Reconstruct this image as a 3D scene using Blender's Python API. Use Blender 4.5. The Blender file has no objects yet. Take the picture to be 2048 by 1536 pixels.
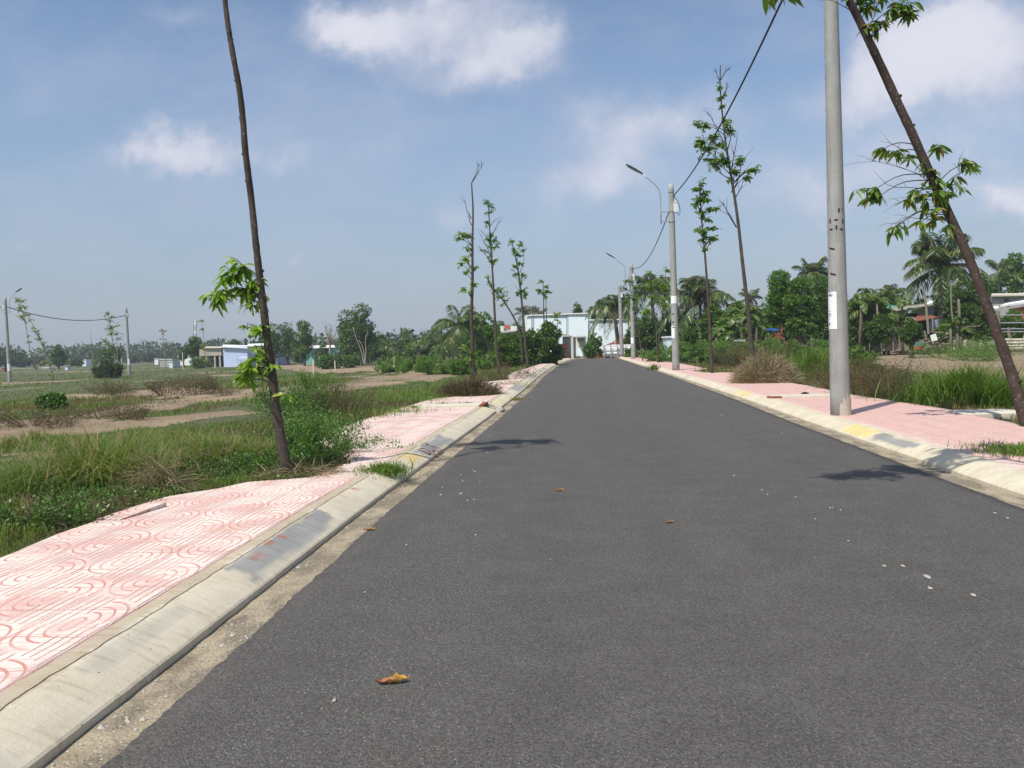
import bpy, math, random
import numpy as np
from mathutils import Matrix, Vector

# ------------------------------------------------------------------ camera
F_PX, CAM_H = 1650.0, 1.42
PITCH, ROLL, YAW = math.atan(76 / F_PX), 0.03, math.atan(126 / F_PX)
def cam_axes():
    f, r, u = np.array([0, 1., 0]), np.array([1., 0, 0]), np.array([0, 0, 1.])
    f, u = f*math.cos(PITCH) - u*math.sin(PITCH), u*math.cos(PITCH) + f*math.sin(PITCH)
    c, s = math.cos(YAW), math.sin(YAW)
    M = np.array([[c, -s, 0], [s, c, 0], [0, 0, 1]])
    f, r, u = M @ f, M @ r, M @ u
    r, u = r*math.cos(ROLL) - u*math.sin(ROLL), u*math.cos(ROLL) + r*math.sin(ROLL)
    return f, r, u
FW, RT, UP = cam_axes()
sc = bpy.context.scene
COL = sc.collection
cd = bpy.data.cameras.new("camera")
cd.sensor_width = 36; cd.lens = F_PX/2048*36; cd.clip_start = .05; cd.clip_end = 6000
cam = bpy.data.objects.new("camera", cd); COL.objects.link(cam)
cam.matrix_world = Matrix(((RT[0], UP[0], -FW[0], 0), (RT[1], UP[1], -FW[1], 0), (RT[2], UP[2], -FW[2], CAM_H), (0, 0, 0, 1)))
sc.camera = cam
sc.render.resolution_x, sc.render.resolution_y = 1024, 768

def ray(px, py): return FW*F_PX + RT*(px-1024) + UP*(768-py)
def G(px, py, z=0.0):
    d = ray(px, py); t = (z-CAM_H)/d[2]; return np.array([0, 0, CAM_H]) + d*t
def PY(px, py, Y):
    d = ray(px, py); t = Y/d[1]; return np.array([0, 0, CAM_H]) + d*t

# ------------------------------------------------------------------ sun, sky, exposure
EL = math.radians(56)
SUN_XY = np.array([.6, .8])            # the way the light travels over the ground
sd = bpy.data.lights.new("sun", 'SUN'); sd.energy = 4.8; sd.angle = math.radians(.5); sd.color = (1, .95, .86)
so = bpy.data.objects.new("sun", sd); COL.objects.link(so)
ldir = Vector((SUN_XY[0]*math.cos(EL), SUN_XY[1]*math.cos(EL), -math.sin(EL)))
so.rotation_euler = ldir.to_track_quat('-Z', 'Y').to_euler()
so.location = (-20, -20, 60)
vs = sc.view_settings
vs.view_transform = 'Standard'; vs.look = 'None'; vs.exposure = 0; vs.gamma = 1; vs.use_curve_mapping = False
cy = sc.cycles
cy.max_bounces = 6; cy.diffuse_bounces = 3; cy.glossy_bounces = 2; cy.transmission_bounces = 3
cy.volume_bounces = 0; cy.transparent_max_bounces = 6
cy.use_denoising = True
cy.use_adaptive_sampling = True; cy.adaptive_threshold = .012

# expression helper for shader nodes ------------------------------------------------
class NX:
    def __init__(s, nt): s.nt = nt
    def m(s, op, *a, clamp=False):
        n = s.nt.nodes.new('ShaderNodeMath'); n.operation = op; n.use_clamp = clamp
        for i, v in enumerate(a):
            if isinstance(v, (int, float)): n.inputs[i].default_value = v
            else: s.nt.links.new(v, n.inputs[i])
        return n.outputs[0]
    def add(s, a, b): return s.m('ADD', a, b)
    def sub(s, a, b): return s.m('SUBTRACT', a, b)
    def mul(s, a, b): return s.m('MULTIPLY', a, b)
    def vm(s, op, *a):
        n = s.nt.nodes.new('ShaderNodeVectorMath'); n.operation = op
        for i, v in enumerate(a):
            if isinstance(v, (tuple, list)): n.inputs[i].default_value = v
            elif isinstance(v, (int, float)): n.inputs[3 if op == 'SCALE' else i].default_value = v
            else: s.nt.links.new(v, n.inputs[3 if (op == 'SCALE' and i == 1) else i])
        return n.outputs['Value'] if op in ('DOT_PRODUCT', 'LENGTH', 'DISTANCE') else n.outputs[0]
    def rng(s, v, a, b, c=0., d=1., smooth=True):
        n = s.nt.nodes.new('ShaderNodeMapRange'); n.interpolation_type = 'SMOOTHSTEP' if smooth else 'LINEAR'
        s.nt.links.new(v, n.inputs[0])
        for i, x in enumerate((a, b, c, d)): n.inputs[i+1].default_value = x
        return n.outputs[0]
    def noise(s, vec, scale, detail=3, rough=.55, dist=0., out='Fac'):
        n = s.nt.nodes.new('ShaderNodeTexNoise')
        if vec is not None: s.nt.links.new(vec, n.inputs['Vector'])
        n.inputs['Scale'].default_value = scale; n.inputs['Detail'].default_value = detail
        n.inputs['Roughness'].default_value = rough; n.inputs['Distortion'].default_value = dist
        return n.outputs[out]
    def voro(s, vec, scale, feature='F1', out='Distance', rand=1.):
        n = s.nt.nodes.new('ShaderNodeTexVoronoi'); n.feature = feature
        if vec is not None: s.nt.links.new(vec, n.inputs['Vector'])
        n.inputs['Scale'].default_value = scale; n.inputs['Randomness'].default_value = rand
        return n.outputs[out]
    def mix(s, f, a, b, mode='MIX'):
        n = s.nt.nodes.new('ShaderNodeMix'); n.data_type = 'RGBA'; n.blend_type = mode
        for k, v in ((0, f), (6, a), (7, b)):
            if isinstance(v, (int, float)): n.inputs[k].default_value = v
            elif isinstance(v, (tuple, list)): n.inputs[k].default_value = (*v[:3], 1)
            else: s.nt.links.new(v, n.inputs[k])
        return n.outputs[2]
    def xyz(s, v):
        n = s.nt.nodes.new('ShaderNodeSeparateXYZ'); s.nt.links.new(v, n.inputs[0]); return n.outputs
    def comb(s, x, y, z):
        n = s.nt.nodes.new('ShaderNodeCombineXYZ')
        for i, v in enumerate((x, y, z)):
            if isinstance(v, (int, float)): n.inputs[i].default_value = v
            else: s.nt.links.new(v, n.inputs[i])
        return n.outputs[0]
    def scalev(s, v, sc3): return s.vm('MULTIPLY', v, sc3)
    def attr(s, name, out='Fac'):
        n = s.nt.nodes.new('ShaderNodeAttribute'); n.attribute_name = name; return n.outputs[out]
    def obj(s): return s.nt.nodes.new('ShaderNodeTexCoord').outputs['Object']
    def pos(s): return s.nt.nodes.new('ShaderNodeNewGeometry').outputs['Position']
    def island(s): return s.nt.nodes.new('ShaderNodeNewGeometry').outputs['Random Per Island']

# world ---------------------------------------------------------------------------
w = bpy.data.worlds.new("World"); sc.world = w; w.use_nodes = True
wn = w.node_tree; bg = wn.nodes['Background']; X = NX(wn)
sky = wn.nodes.new('ShaderNodeTexSky'); sky.sky_type = 'NISHITA'; sky.sun_disc = False
sky.sun_elevation = EL; sky.sun_rotation = math.atan2(-SUN_XY[0], -SUN_XY[1])
sky.altitude = 0; sky.air_density = 1.0; sky.dust_density = 1.2; sky.ozone_density = 2.0
dirv = wn.nodes.new('ShaderNodeTexCoord').outputs['Generated']
dx, dy, dz = X.xyz(dirv)
dyc = X.m('MAXIMUM', X.m('ABSOLUTE', dy), .08)
u_, v_ = X.m('DIVIDE', dx, dyc), X.m('DIVIDE', dz, dyc)
uv0 = X.comb(u_, v_, dy)
wrp = X.vm('SCALE', X.vm('SUBTRACT', X.noise(uv0, 7, 5, .62, 0, 'Color'), (.5, .5, .5)), .13)
uv = X.vm('MULTIPLY', X.vm('ADD', uv0, wrp), (1, 1, 0))
wrp2 = X.vm('SCALE', X.vm('SUBTRACT', X.noise(uv0, 30, 4, .6, 0, 'Color'), (.5, .5, .5)), .018)
uv = X.vm('MULTIPLY', X.vm('ADD', uv, wrp2), (1, 1, 0))
CLOUDS = [(860, 20, 190, 85, 1.1), (1050, 95, 100, 55, .85), (690, 45, 90, 50, .7), (960, 150, 150, 40, .35), (1810, 130, 120, 60, .8),
          (1900, 60, 170, 75, 1.05), (2020, 150, 130, 90, .8), (1760, 200, 130, 50, .45), (370, 285, 95, 55, .8), (280, 300, 70, 40, .45),
          (590, 335, 60, 40, .28), (1240, 235, 130, 55, .40), (1190, 350, 100, 45, .4), (380, 25, 80, 35, .3), (450, 165, 90, 50, .22),
          (920, 400, 55, 35, .35), (1620, 380, 120, 50, .4), (35, 470, 50, 22, .4), (610, 515, 45, 20, .3), (740, 525, 40, 18, .26),
          (2025, 410, 50, 35, .7), (1420, 240, 150, 60, .35), (1780, 340, 130, 60, .3), (1250, 330, 330, 130, .26), (1900, 320, 280, 170, .28), (860, 210, 330, 130, .22), (200, 110, 300, 110, .16), (500, 420, 380, 90, .12), (1050, 470, 160, 60, .14), (420, 330, 160, 35, .3)]
tot = None
for (cx, cy_, rx, ry, a) in CLOUDS:
    d = ray(cx, cy_); u0, v0 = d[0]/d[1], d[2]/d[1]
    q = X.vm('MULTIPLY', X.vm('SUBTRACT', uv, (u0, v0, 0)), (F_PX/rx, F_PX/ry, 0))
    g = X.mul(X.m('EXPONENT', X.mul(X.vm('DOT_PRODUCT', q, q), -1.)), a if a > .75 else a*1.25)
    tot = g if tot is None else X.add(tot, g)
tot = X.mul(tot, X.rng(dy, 0, .2))
bill = X.noise(uv0, 8, 8, .62)
gen = X.rng(X.noise(X.scalev(uv0, (.7, 1.6, 1)), 2.4, 8, .62), .36, .78, 0, .75)       # thin veil elsewhere
dens = X.add(tot, X.mul(X.sub(bill, .5), 1.35))
cov = X.m('MAXIMUM', X.add(X.mul(X.rng(dens, .12, 1.2), .56), X.mul(X.m('MINIMUM', tot, 1.), .42)), X.mul(gen, .75))
cov = X.mul(cov, X.rng(dz, .0, .10, .15, 1))
shade = X.rng(X.add(X.mul(bill, .9), X.mul(tot, .35)), .45, 1.0)
skycol = X.mix(1, sky.outputs[0], (1.42, 1.46, 1.48), 'MULTIPLY')
hz = X.rng(dz, -.02, .33, 1, 0)
skycol = X.mix(X.mul(hz, .8), skycol, (3.6, 4.2, 5.3))
ccol = X.mix(shade, (5.6, 6.0, 7.4), (8.0, 8.1, 9.1))
fin = X.mix(cov, skycol, ccol)
wn.links.new(fin, bg.inputs[0]); bg.inputs[1].default_value = .094

# ------------------------------------------------------------------ utilities
R = random.Random(7); NR = np.random.default_rng(7)
def hsh(ix, iy, seed):
    n = (ix*374761393 + iy*668265263 + seed*1442695041) & 0xFFFFFFFF
    n = ((n ^ (n >> 13))*1274126177) & 0xFFFFFFFF
    return ((n ^ (n >> 16)) & 0xFFFFFF)/float(0xFFFFFF)
def vnoise(x, y, seed=0):
    x = np.asarray(x, float); y = np.asarray(y, float)
    ix = np.floor(x).astype(np.int64); iy = np.floor(y).astype(np.int64)
    fx = x-ix; fy = y-iy; fx = fx*fx*(3-2*fx); fy = fy*fy*(3-2*fy)
    a = hsh(ix, iy, seed); b = hsh(ix+1, iy, seed); c = hsh(ix, iy+1, seed); d = hsh(ix+1, iy+1, seed)
    return (a*(1-fx)+b*fx)*(1-fy) + (c*(1-fx)+d*fx)*fy
def fbm(x, y, seed=0, o=4):
    s = 0; a = .5; t = 0
    x = np.asarray(x, float); y = np.asarray(y, float)
    for k in range(o):
        s = s + a*vnoise(x, y, seed+k*17); t += a; a *= .5; x = x*2.03+5; y = y*2.03+9
    return s/t
def sstep(a, b, x): t = np.clip((np.asarray(x, float)-a)/(b-a), 0, 1); return t*t*(3-2*t)
def in_poly(x, y, poly):
    x = np.asarray(x, float); y = np.asarray(y, float); ins = np.zeros(x.shape, bool)
    n = len(poly)
    for i in range(n):
        x1, y1 = poly[i]; x2, y2 = poly[(i+1) % n]
        if y1 == y2: continue
        c = ((y1 > y) != (y2 > y)) & (x < (x2-x1)*(y-y1)/(y2-y1)+x1)
        ins ^= c
    return ins

LOC = {}
def tag(o, label=None, cat=None, group=None, kind=None):
    if label: o['label'] = label
    if cat: o['category'] = cat
    if group: o['group'] = group
    if kind: o['kind'] = kind
    return o
def thing(name, label, cat, loc=(0, 0, 0), group=None):
    o = bpy.data.objects.new(name, None); COL.objects.link(o); o.location = tuple(float(v) for v in loc)
    o.empty_display_size = .1; LOC[o.name] = np.array(loc, float); return tag(o, label, cat, group)
def mesh(name, V, Fs, mat, parent=None, smooth=False, attrs=None, loc=None):
    """V: (n,3); Fs: a list of (m,k) int arrays or a list of tuples. One mesh object; world coordinates in."""
    V = np.asarray(V, float)
    if parent is not None: off = LOC[parent.name]
    else: off = np.zeros(3) if loc is None else np.array(loc, float)
    me = bpy.data.meshes.new(name)
    if not (isinstance(Fs, list) and len(Fs) and isinstance(Fs[0], np.ndarray)):
        by = {}
        for f in Fs: by.setdefault(len(f), []).append(f)
        Fs = [np.array(v, int) for v in by.values()]
    li = np.concatenate([f.ravel() for f in Fs]); lt = np.concatenate([np.full(len(f), f.shape[1]) for f in Fs])
    ls = np.concatenate([[0], np.cumsum(lt)[:-1]])
    me.vertices.add(len(V)); me.vertices.foreach_set('co', (V-off).astype(np.float32).ravel())
    me.loops.add(len(li)); me.loops.foreach_set('vertex_index', li.astype(np.int32))
    me.polygons.add(len(lt)); me.polygons.foreach_set('loop_start', ls.astype(np.int32)); me.polygons.foreach_set('loop_total', lt.astype(np.int32))
    me.polygons.foreach_set('use_smooth', np.full(len(lt), bool(smooth)))
    for k, a in (attrs or {}).items():
        a = np.asarray(a, float)
        if a.ndim == 1:
            at = me.attributes.new(k, 'FLOAT', 'POINT'); at.data.foreach_set('value', a.astype(np.float32))
        else:
            at = me.attributes.new(k, 'FLOAT_COLOR', 'POINT')
            at.data.foreach_set('color', np.hstack([a, np.ones((len(a), 1))]).astype(np.float32).ravel())
    me.update(calc_edges=True); me.validate()
    if mat is not None: me.materials.append(mat)
    o = bpy.data.objects.new(name, me); COL.objects.link(o)
    if parent is not None: o.parent = parent; LOC[o.name] = off
    else: o.location = off; LOC[o.name] = off
    return o
class MB:
    def __init__(s): s.v = []; s.f = []; s.n = 0
    def add(s, V, Fc):
        for f in Fc: s.f.append(tuple(i+s.n for i in f))
        s.v.append(np.asarray(V, float).reshape(-1, 3)); s.n += len(s.v[-1]); return s
    def box(s, a, b, rot=0, piv=None, bev=0):
        a = np.array(a, float); b = np.array(b, float)
        V = np.array([[x, y, z] for x in (a[0], b[0]) for y in (a[1], b[1]) for z in (a[2], b[2])])
        if rot:
            c = (a+b)/2 if piv is None else np.array(piv, float); cs, sn = math.cos(rot), math.sin(rot)
            d = V-c; V = np.stack([d[:, 0]*cs-d[:, 1]*sn, d[:, 0]*sn+d[:, 1]*cs, d[:, 2]], 1)+c
        return s.add(V, [(0, 1, 3, 2), (4, 6, 7, 5), (0, 4, 5, 1), (2, 3, 7, 6), (0, 2, 6, 4), (1, 5, 7, 3)])
    def tube(s, P, rad, n=8, cap=True):
        P = np.array(P, float); m = len(P); rad = np.broadcast_to(np.array(rad, float), (m,))
        T = np.gradient(P, axis=0); T /= np.linalg.norm(T, axis=1)[:, None]+1e-9
        r0 = np.cross(T[0], [0, 0, 1.]);
        if np.linalg.norm(r0) < .1: r0 = np.cross(T[0], [0, 1., 0])
        r0 /= np.linalg.norm(r0); V = []
        for i in range(m):
            r0 = r0 - T[i]*np.dot(r0, T[i]); r0 /= np.linalg.norm(r0)+1e-9; s0 = np.cross(T[i], r0)
            for k in range(n):
                a = 2*math.pi*k/n; V.append(P[i]+rad[i]*(r0*math.cos(a)+s0*math.sin(a)))
        Fc = [(i*n+k, i*n+(k+1) % n, (i+1)*n+(k+1) % n, (i+1)*n+k) for i in range(m-1) for k in range(n)]
        if cap: Fc += [tuple(range(n-1, -1, -1)), tuple((m-1)*n+k for k in range(n))]
        return s.add(V, Fc)
    def quad(s, *p): return s.add(p, [tuple(range(len(p)))])
    def slab(s, pts, t):
        """a sheet through four corners with a thickness t (along its normal)"""
        p = np.array(pts, float); nrm = np.cross(p[1]-p[0], p[2]-p[0]); nrm /= np.linalg.norm(nrm)
        q = p-nrm*t; k = len(p)
        return s.add(np.vstack([p, q]), [tuple(range(k)), tuple(range(2*k-1, k-1, -1))]+[(i, i+k, (i+1) % k+k, (i+1) % k) for i in range(k)])
    def obj(s, name, mat, parent=None, smooth=False, loc=None):
        return mesh(name, np.vstack(s.v), s.f, mat, parent, smooth, None, loc)
def cat_f(parts):
    """join (V, [faces]) pieces"""
    V = []; Fq = {}; n = 0
    for v, fs in parts:
        V.append(v)
        for f in fs: Fq.setdefault(f.shape[1], []).append(f+n)
        n += len(v)
    return np.vstack(V), [np.vstack(x) for x in Fq.values()]
def norm(v): return v/(np.linalg.norm(v, axis=-1, keepdims=True)+1e-9)
def spline(P, n):
    P = np.array(P, float); m = len(P); d = np.concatenate([[0], np.cumsum(np.linalg.norm(np.diff(P, axis=0), axis=1))])
    t = np.linspace(0, d[-1], n); tan = np.gradient(P, d, axis=0); out = []
    for x in t:
        i = min(max(np.searchsorted(d, x)-1, 0), m-2); h = d[i+1]-d[i]; q = (x-d[i])/h
        out.append((2*q**3-3*q**2+1)*P[i]+(q**3-2*q**2+q)*h*tan[i]+(-2*q**3+3*q**2)*P[i+1]+(q**3-q**2)*h*tan[i+1])
    return np.array(out)

# leaf and blade generators ---------------------------------------------------------
def g_leaves(C, D, L, W, rng=NR, droop=.0):
    """four-cornered folded leaves. C base points, D unit directions, L length (n,), W width (n,)"""
    n = len(C); D = norm(D); L = np.broadcast_to(L, (n,))[:, None]; W = np.broadcast_to(W, (n,))[:, None]
    S = norm(np.cross(D, norm(rng.normal(size=(n, 3))+[0, 0, 1.6]))); N = np.cross(S, D)
    m = C+D*L*.45+N*L*.06; tip = C+D*L-np.array([0, 0, 1.])*L*droop
    V = np.stack([C, m+S*W*.5, tip, m-S*W*.5], 1).reshape(-1, 3)
    i = np.arange(n)[:, None]*4
    return V, [np.hstack([i, i+1, i+2, i+3])]
def g_leaf_fine(C, D, L, W, rng=NR, droop=.25):
    """pointed leaves with a midrib fold and a drooping tip: 8 vertices, 6 faces"""
    n = len(C); D = norm(D); L = np.broadcast_to(L, (n,))[:, None]; W = np.broadcast_to(W, (n,))[:, None]
    S = norm(np.cross(D, norm(rng.normal(size=(n, 3))*.5+[0, 0, 1.]))); N = np.cross(S, D); z = np.array([0, 0, 1.])
    f = rng.uniform(.1, .45, (n, 1)); tw = rng.normal(size=(n, 1))*.25
    def pt(t, w_, up=0.):
        return C+D*L*t-z*L*droop*t*t+S*W*w_+N*(abs(w_)*W*f+up)+N*W*w_*tw*t
    V = np.stack([C, pt(.32, 0), pt(.7, 0), pt(1, 0), pt(.3, .42), pt(.68, .36), pt(.3, -.42), pt(.68, -.36)], 1).reshape(-1, 3)
    i = np.arange(n)[:, None]*8
    h = lambda *k: np.hstack([i+a for a in k])
    return V, [np.vstack([h(1, 4, 5, 2), h(1, 2, 7, 6)]), np.vstack([h(0, 4, 1), h(0, 1, 6), h(2, 5, 3), h(2, 3, 7)])]
def g_arch(B, H, W, lean, rng=NR):
    """long arching blades in four pieces, tips bending over"""
    n = len(B); a = rng.uniform(0, 2*math.pi, n); d = np.stack([np.cos(a), np.sin(a), np.zeros(n)], 1)
    a2 = a+math.pi/2+rng.normal(size=n)*.4; s = np.stack([np.cos(a2), np.sin(a2), np.zeros(n)], 1)
    H = np.broadcast_to(H, (n,))[:, None]; W = np.broadcast_to(W, (n,))[:, None]; lean = np.broadcast_to(lean, (n,))[:, None]; z = np.array([0, 0, 1.])
    P = lambda t: B+z*H*(t*1.15-np.clip(lean, 0, 1.6)*.52*t**2.6)+d*H*lean*(.35*t+.55*t*t)
    V = np.stack([B-s*W*.4, B+s*W*.4, P(.33)-s*W*.5, P(.33)+s*W*.5, P(.68)-s*W*.38, P(.68)+s*W*.38, P(1.)], 1).reshape(-1, 3)
    i = np.arange(n)[:, None]*7
    return V, [np.vstack([np.hstack([i, i+1, i+3, i+2]), np.hstack([i+2, i+3, i+5, i+4])]), np.hstack([i+4, i+5, i+6])]
def g_blades(B, H, W, lean, rng=NR, curl=.5):
    """grass blades: base points B, heights H, widths W, lean (n,) sideways share of the height"""
    n = len(B); a = rng.uniform(0, 2*math.pi, n); d = np.stack([np.cos(a), np.sin(a), np.zeros(n)], 1)
    a2 = a+rng.normal(size=n)*.5+math.pi/2; s = np.stack([np.cos(a2), np.sin(a2), np.zeros(n)], 1)
    H = np.broadcast_to(H, (n,))[:, None]; W = np.broadcast_to(W, (n,))[:, None]; lean = np.broadcast_to(lean, (n,))[:, None]
    z = np.array([0, 0, 1.])
    m = B+z*H*.6+d*H*lean*.35; t = B+z*H*(1-curl*np.clip(lean, 0, 1.2)*.6)+d*H*lean*1.1
    V = np.stack([B-s*W*.5, B+s*W*.5, m-s*W*.38, m+s*W*.38, t], 1).reshape(-1, 3)
    i = np.arange(n)[:, None]*5
    return V, [np.hstack([i, i+1, i+3, i+2]), np.hstack([i+2, i+3, i+4])]
# ------------------------------------------------------------------ materials
MATS = {}
def new_mat(name):
    m = bpy.data.materials.new(name); m.use_nodes = True; nt = m.node_tree
    return m, NX(nt), nt.nodes['Principled BSDF']
def lnk(x, a, inp):
    if isinstance(a, (tuple, list)): inp.default_value = (*a[:3], 1)
    elif isinstance(a, (int, float)): inp.default_value = a
    else: x.nt.links.new(a, inp)
def bump(x, b, h, strength=.3, dist=.01):
    n = x.nt.nodes.new('ShaderNodeBump'); n.inputs['Strength'].default_value = strength; n.inputs['Distance'].default_value = dist
    x.nt.links.new(h, n.inputs['Height']); x.nt.links.new(n.outputs[0], b.inputs['Normal'])
def plain(name, c, rough=.8, var=.12, scale=6., metal=0., bmp=.0, spec=.3, c2=None, stain=.45):
    m, x, b = new_mat(name); p = x.obj()
    n = x.noise(p, scale, 5, .6); f = x.noise(p, scale*9, 3, .6)
    lo = tuple(v*(1-var*2) for v in c) if c2 is None else c2
    col = x.mix(x.rng(n, stain-.15, stain+.25), lo, c)
    col = x.mix(x.mul(f, .5), col, tuple(min(1, v*(1+var)) for v in c))
    lnk(x, col, b.inputs['Base Color']); b.inputs['Roughness'].default_value = rough
    b.inputs['Metallic'].default_value = metal; b.inputs['Specular IOR Level'].default_value = spec
    if bmp: bump(x, b, f, bmp, .01)
    return m
def leafmat(name, c1, c2, c3=None, tr=.35, rough=.5, spec=.35, dry=(.22, .165, .085), tone=False, patch=.8):
    """foliage: each leaf its own shade between c1 and c2, a few of c3; big soft clumps of hue; some light let through"""
    m, x, b = new_mat(name); isl = x.island()
    col = x.mix(isl, c1, c2)
    if c3 is not None: col = x.mix(x.rng(isl, .86, .9), col, c3)
    col = x.mix(x.rng(x.noise(x.pos(), patch, 3, .6), .35, .7), col, x.mix(1, col, (.72, .8, .7), 'MULTIPLY'))
    if tone: col = x.mix(x.attr('tone'), col, x.mix(x.m('FRACT', x.mul(isl, 7.3)), dry, tuple(v*1.7 for v in dry)))
    lnk(x, col, b.inputs['Base Color']); b.inputs['Roughness'].default_value = rough; b.inputs['Specular IOR Level'].default_value = spec
    t = x.nt.nodes.new('ShaderNodeBsdfTranslucent'); lnk(x, x.mix(1, col, (1.25, 1.35, .6), 'MULTIPLY'), t.inputs[0])
    mx = x.nt.nodes.new('ShaderNodeMixShader'); mx.inputs[0].default_value = tr
    x.nt.links.new(b.outputs[0], mx.inputs[1]); x.nt.links.new(t.outputs[0], mx.inputs[2])
    x.nt.links.new(mx.outputs[0], x.nt.nodes['Material Output'].inputs[0])
    return m

# asphalt
m, x, b = new_mat('asphalt'); p = x.pos()
big = x.noise(x.scalev(p, (1, .13, 1)), 1.1, 5, .65); med = x.noise(p, 2.6, 5, .65); fine = x.noise(p, 160, 2, .7)
agg = x.voro(p, 95); aggc = x.voro(p, 95, out='Color'); ax_, _, _ = x.xyz(aggc)
col = x.mix(x.rng(big, .3, .7), (.087, .081, .073), (.101, .094, .084))
col = x.mix(x.rng(med, .35, .75), col, (.110, .103, .094))
col = x.mix(x.rng(x.add(x.mul(fine, .6), x.mul(x.noise(p, 62, 2, .6), .4)), .40, .62), x.mix(1, col, (.55, .55, .55), 'MULTIPLY'), x.mix(1, col, (1.34, 1.34, 1.36), 'MULTIPLY'))
spk = x.mul(x.rng(agg, .30, .18), x.rng(ax_, .84, .92))
worn = x.rng(x.noise(x.scalev(p, (1, .12, 1)), .9, 4, .6), .45, .7)
col = x.mix(x.mul(spk, x.add(x.mul(worn, .6), .4)), col, (.62, .59, .54))
col = x.mix(x.mul(x.rng(agg, .35, .1), x.mul(worn, .3)), col, (.17, .165, .155))
col = x.mix(x.mul(x.rng(x.noise(p, 2.3, 5, .7), .62, .8), .45), col, (.17, .155, .135))
lnk(x, col, b.inputs['Base Color']); b.inputs['Roughness'].default_value = .85; b.inputs['Specular IOR Level'].default_value = .3
bump(x, b, x.add(fine, x.mul(agg, -1.)), .8, .006); MATS['asphalt'] = m

# sandy gutter strip
m, x, b = new_mat('sandy_gutter'); p = x.pos()
a = x.noise(p, 3.2, 5, .65); f = x.noise(p, 60, 4, .7); v = x.voro(p, 55); vc = x.xyz(x.voro(p, 55, out='Color'))[0]
col = x.mix(x.rng(a, .3, .62), (.33, .27, .185), (.46, .39, .27))
dk = x.mul(x.rng(x.noise(x.scalev(p, (1, .45, 1)), 4.2, 4, .6), .42, .56), x.rng(f, .3, .6))
col = x.mix(x.mul(dk, .85), col, (.15, .125, .10))
col = x.mix(x.rng(f, .3, .75), x.mix(1, col, (.72, .7, .68), 'MULTIPLY'), col)
col = x.mix(x.mul(x.rng(v, .3, .2), x.rng(vc, .82, .9)), col, (.58, .53, .44))
col = x.mix(x.mul(x.rng(v, .3, .2), x.rng(vc, .12, .05)), col, (.10, .085, .07))
lnk(x, col, b.inputs['Base Color']); b.inputs['Roughness'].default_value = .95
bump(x, b, x.add(x.mul(f, 1.5), v), .7, .01); MATS['gutter'] = m

# kerb concrete: the colour attribute holds cement repairs, rust and paint, noise adds the grain
m, x, b = new_mat('kerb_concrete'); p = x.pos()
f = x.noise(p, 70, 4, .65); a = x.noise(p, 2.6, 6, .65); st = x.noise(x.scalev(p, (1.2, 9, 3)), 3.4, 5, .6)
col = x.attr('paint', 'Color')
col = x.mix(x.rng(a, .35, .7), x.mix(1, col, (.86, .85, .82), 'MULTIPLY'), col)
col = x.mix(x.mul(x.rng(st, .48, .72), .6), col, x.mix(1, col, (.66, .62, .56), 'MULTIPLY'))
col = x.mix(x.mul(f, .4), col, x.mix(1, col, (.8, .79, .77), 'MULTIPLY'))
v = x.voro(p, 38); vc = x.xyz(x.voro(p, 38, out='Color'))[0]
col = x.mix(x.mul(x.rng(v, .22, .14), x.rng(vc, .93, .97)), col, (.12, .10, .085))
lnk(x, col, b.inputs['Base Color']); b.inputs['Roughness'].default_value = .85
bump(x, b, x.add(f, a), .35, .006); MATS['kerb'] = m

# patterned pavers
m, x, b = new_mat('patterned_pavers'); p = x.pos(); px_, py_, pz_ = x.xyz(p)
wob = x.vm('SCALE', x.vm('SUBTRACT', x.noise(p, 5, 2, .5, 0, 'Color'), (.5, .5, .5)), .022)
wx, wy, _ = x.xyz(wob); sx, sy = x.add(px_, wx), x.add(py_, wy)
TX, TY = .40, .80
cxn = x.m('DIVIDE', x.add(sx, 2.46+TX/2), TX); row = x.m('FLOOR', cxn)
uu = x.mul(x.sub(x.m('FRACT', cxn), .5), TX)
cyn = x.add(x.m('DIVIDE', x.sub(sy, 3.78-TY/2), TY), x.mul(row, -.42))
vv = x.mul(x.sub(x.m('FRACT', cyn), .5), TY)
va = x.m('MAXIMUM', x.sub(x.m('ABSOLUTE', vv), .05), 0)
rad = x.m('SQRT', x.add(x.mul(uu, uu), x.mul(x.mul(va, va), .45)))
def groove(val, sp, w, ph=0.):      # 1 on a groove
    fr = x.m('FRACT', x.add(x.m('DIVIDE', val, sp), ph)); d = x.m('ABSOLUTE', x.sub(fr, .5)); return x.rng(d, .5-w/sp, .5-w*.35/sp, 0, 1)
ring = x.mul(groove(rad, .055, .0085, .5), x.rng(rad, .235, .215))
same = x.m('GREATER_THAN', x.mul(uu, vv), 0.)
inner = x.m('LESS_THAN', rad, .075)
ringm = x.mul(ring, x.m('MAXIMUM', same, inner))
lines = groove(uu, .05, .0068, .5)
linem = x.mul(lines, x.m('MAXIMUM', x.mul(x.sub(1., same), x.sub(1., inner)), x.m('GREATER_THAN', rad, .225)))
cross = x.mul(groove(vv, .1, .005, .5), .6)
seam = x.m('MAXIMUM', groove(x.add(sx, 2.26), .4, .008, .0), groove(sy, .4, .007, 0.))
wear = x.rng(x.noise(p, 6, 4, .6), .3, .6, .35, 1)
gr = x.m('MAXIMUM', x.m('MAXIMUM', x.mul(ringm, 1.), x.mul(linem, 1.)), x.m('MAXIMUM', cross, x.mul(seam, 1.)))
gr = x.mul(gr, wear)
tile = x.xyz(x.voro(x.scalev(p, (2.5, 2.5, 0)), 1, out='Color', rand=0))[0]
f = x.noise(p, 210, 2, .7); c3 = x.noise(p, .9, 4, .6)
base = x.mix(x.rng(f, .45, .62), (.63, .465, .41), (.53, .335, .295))
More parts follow.
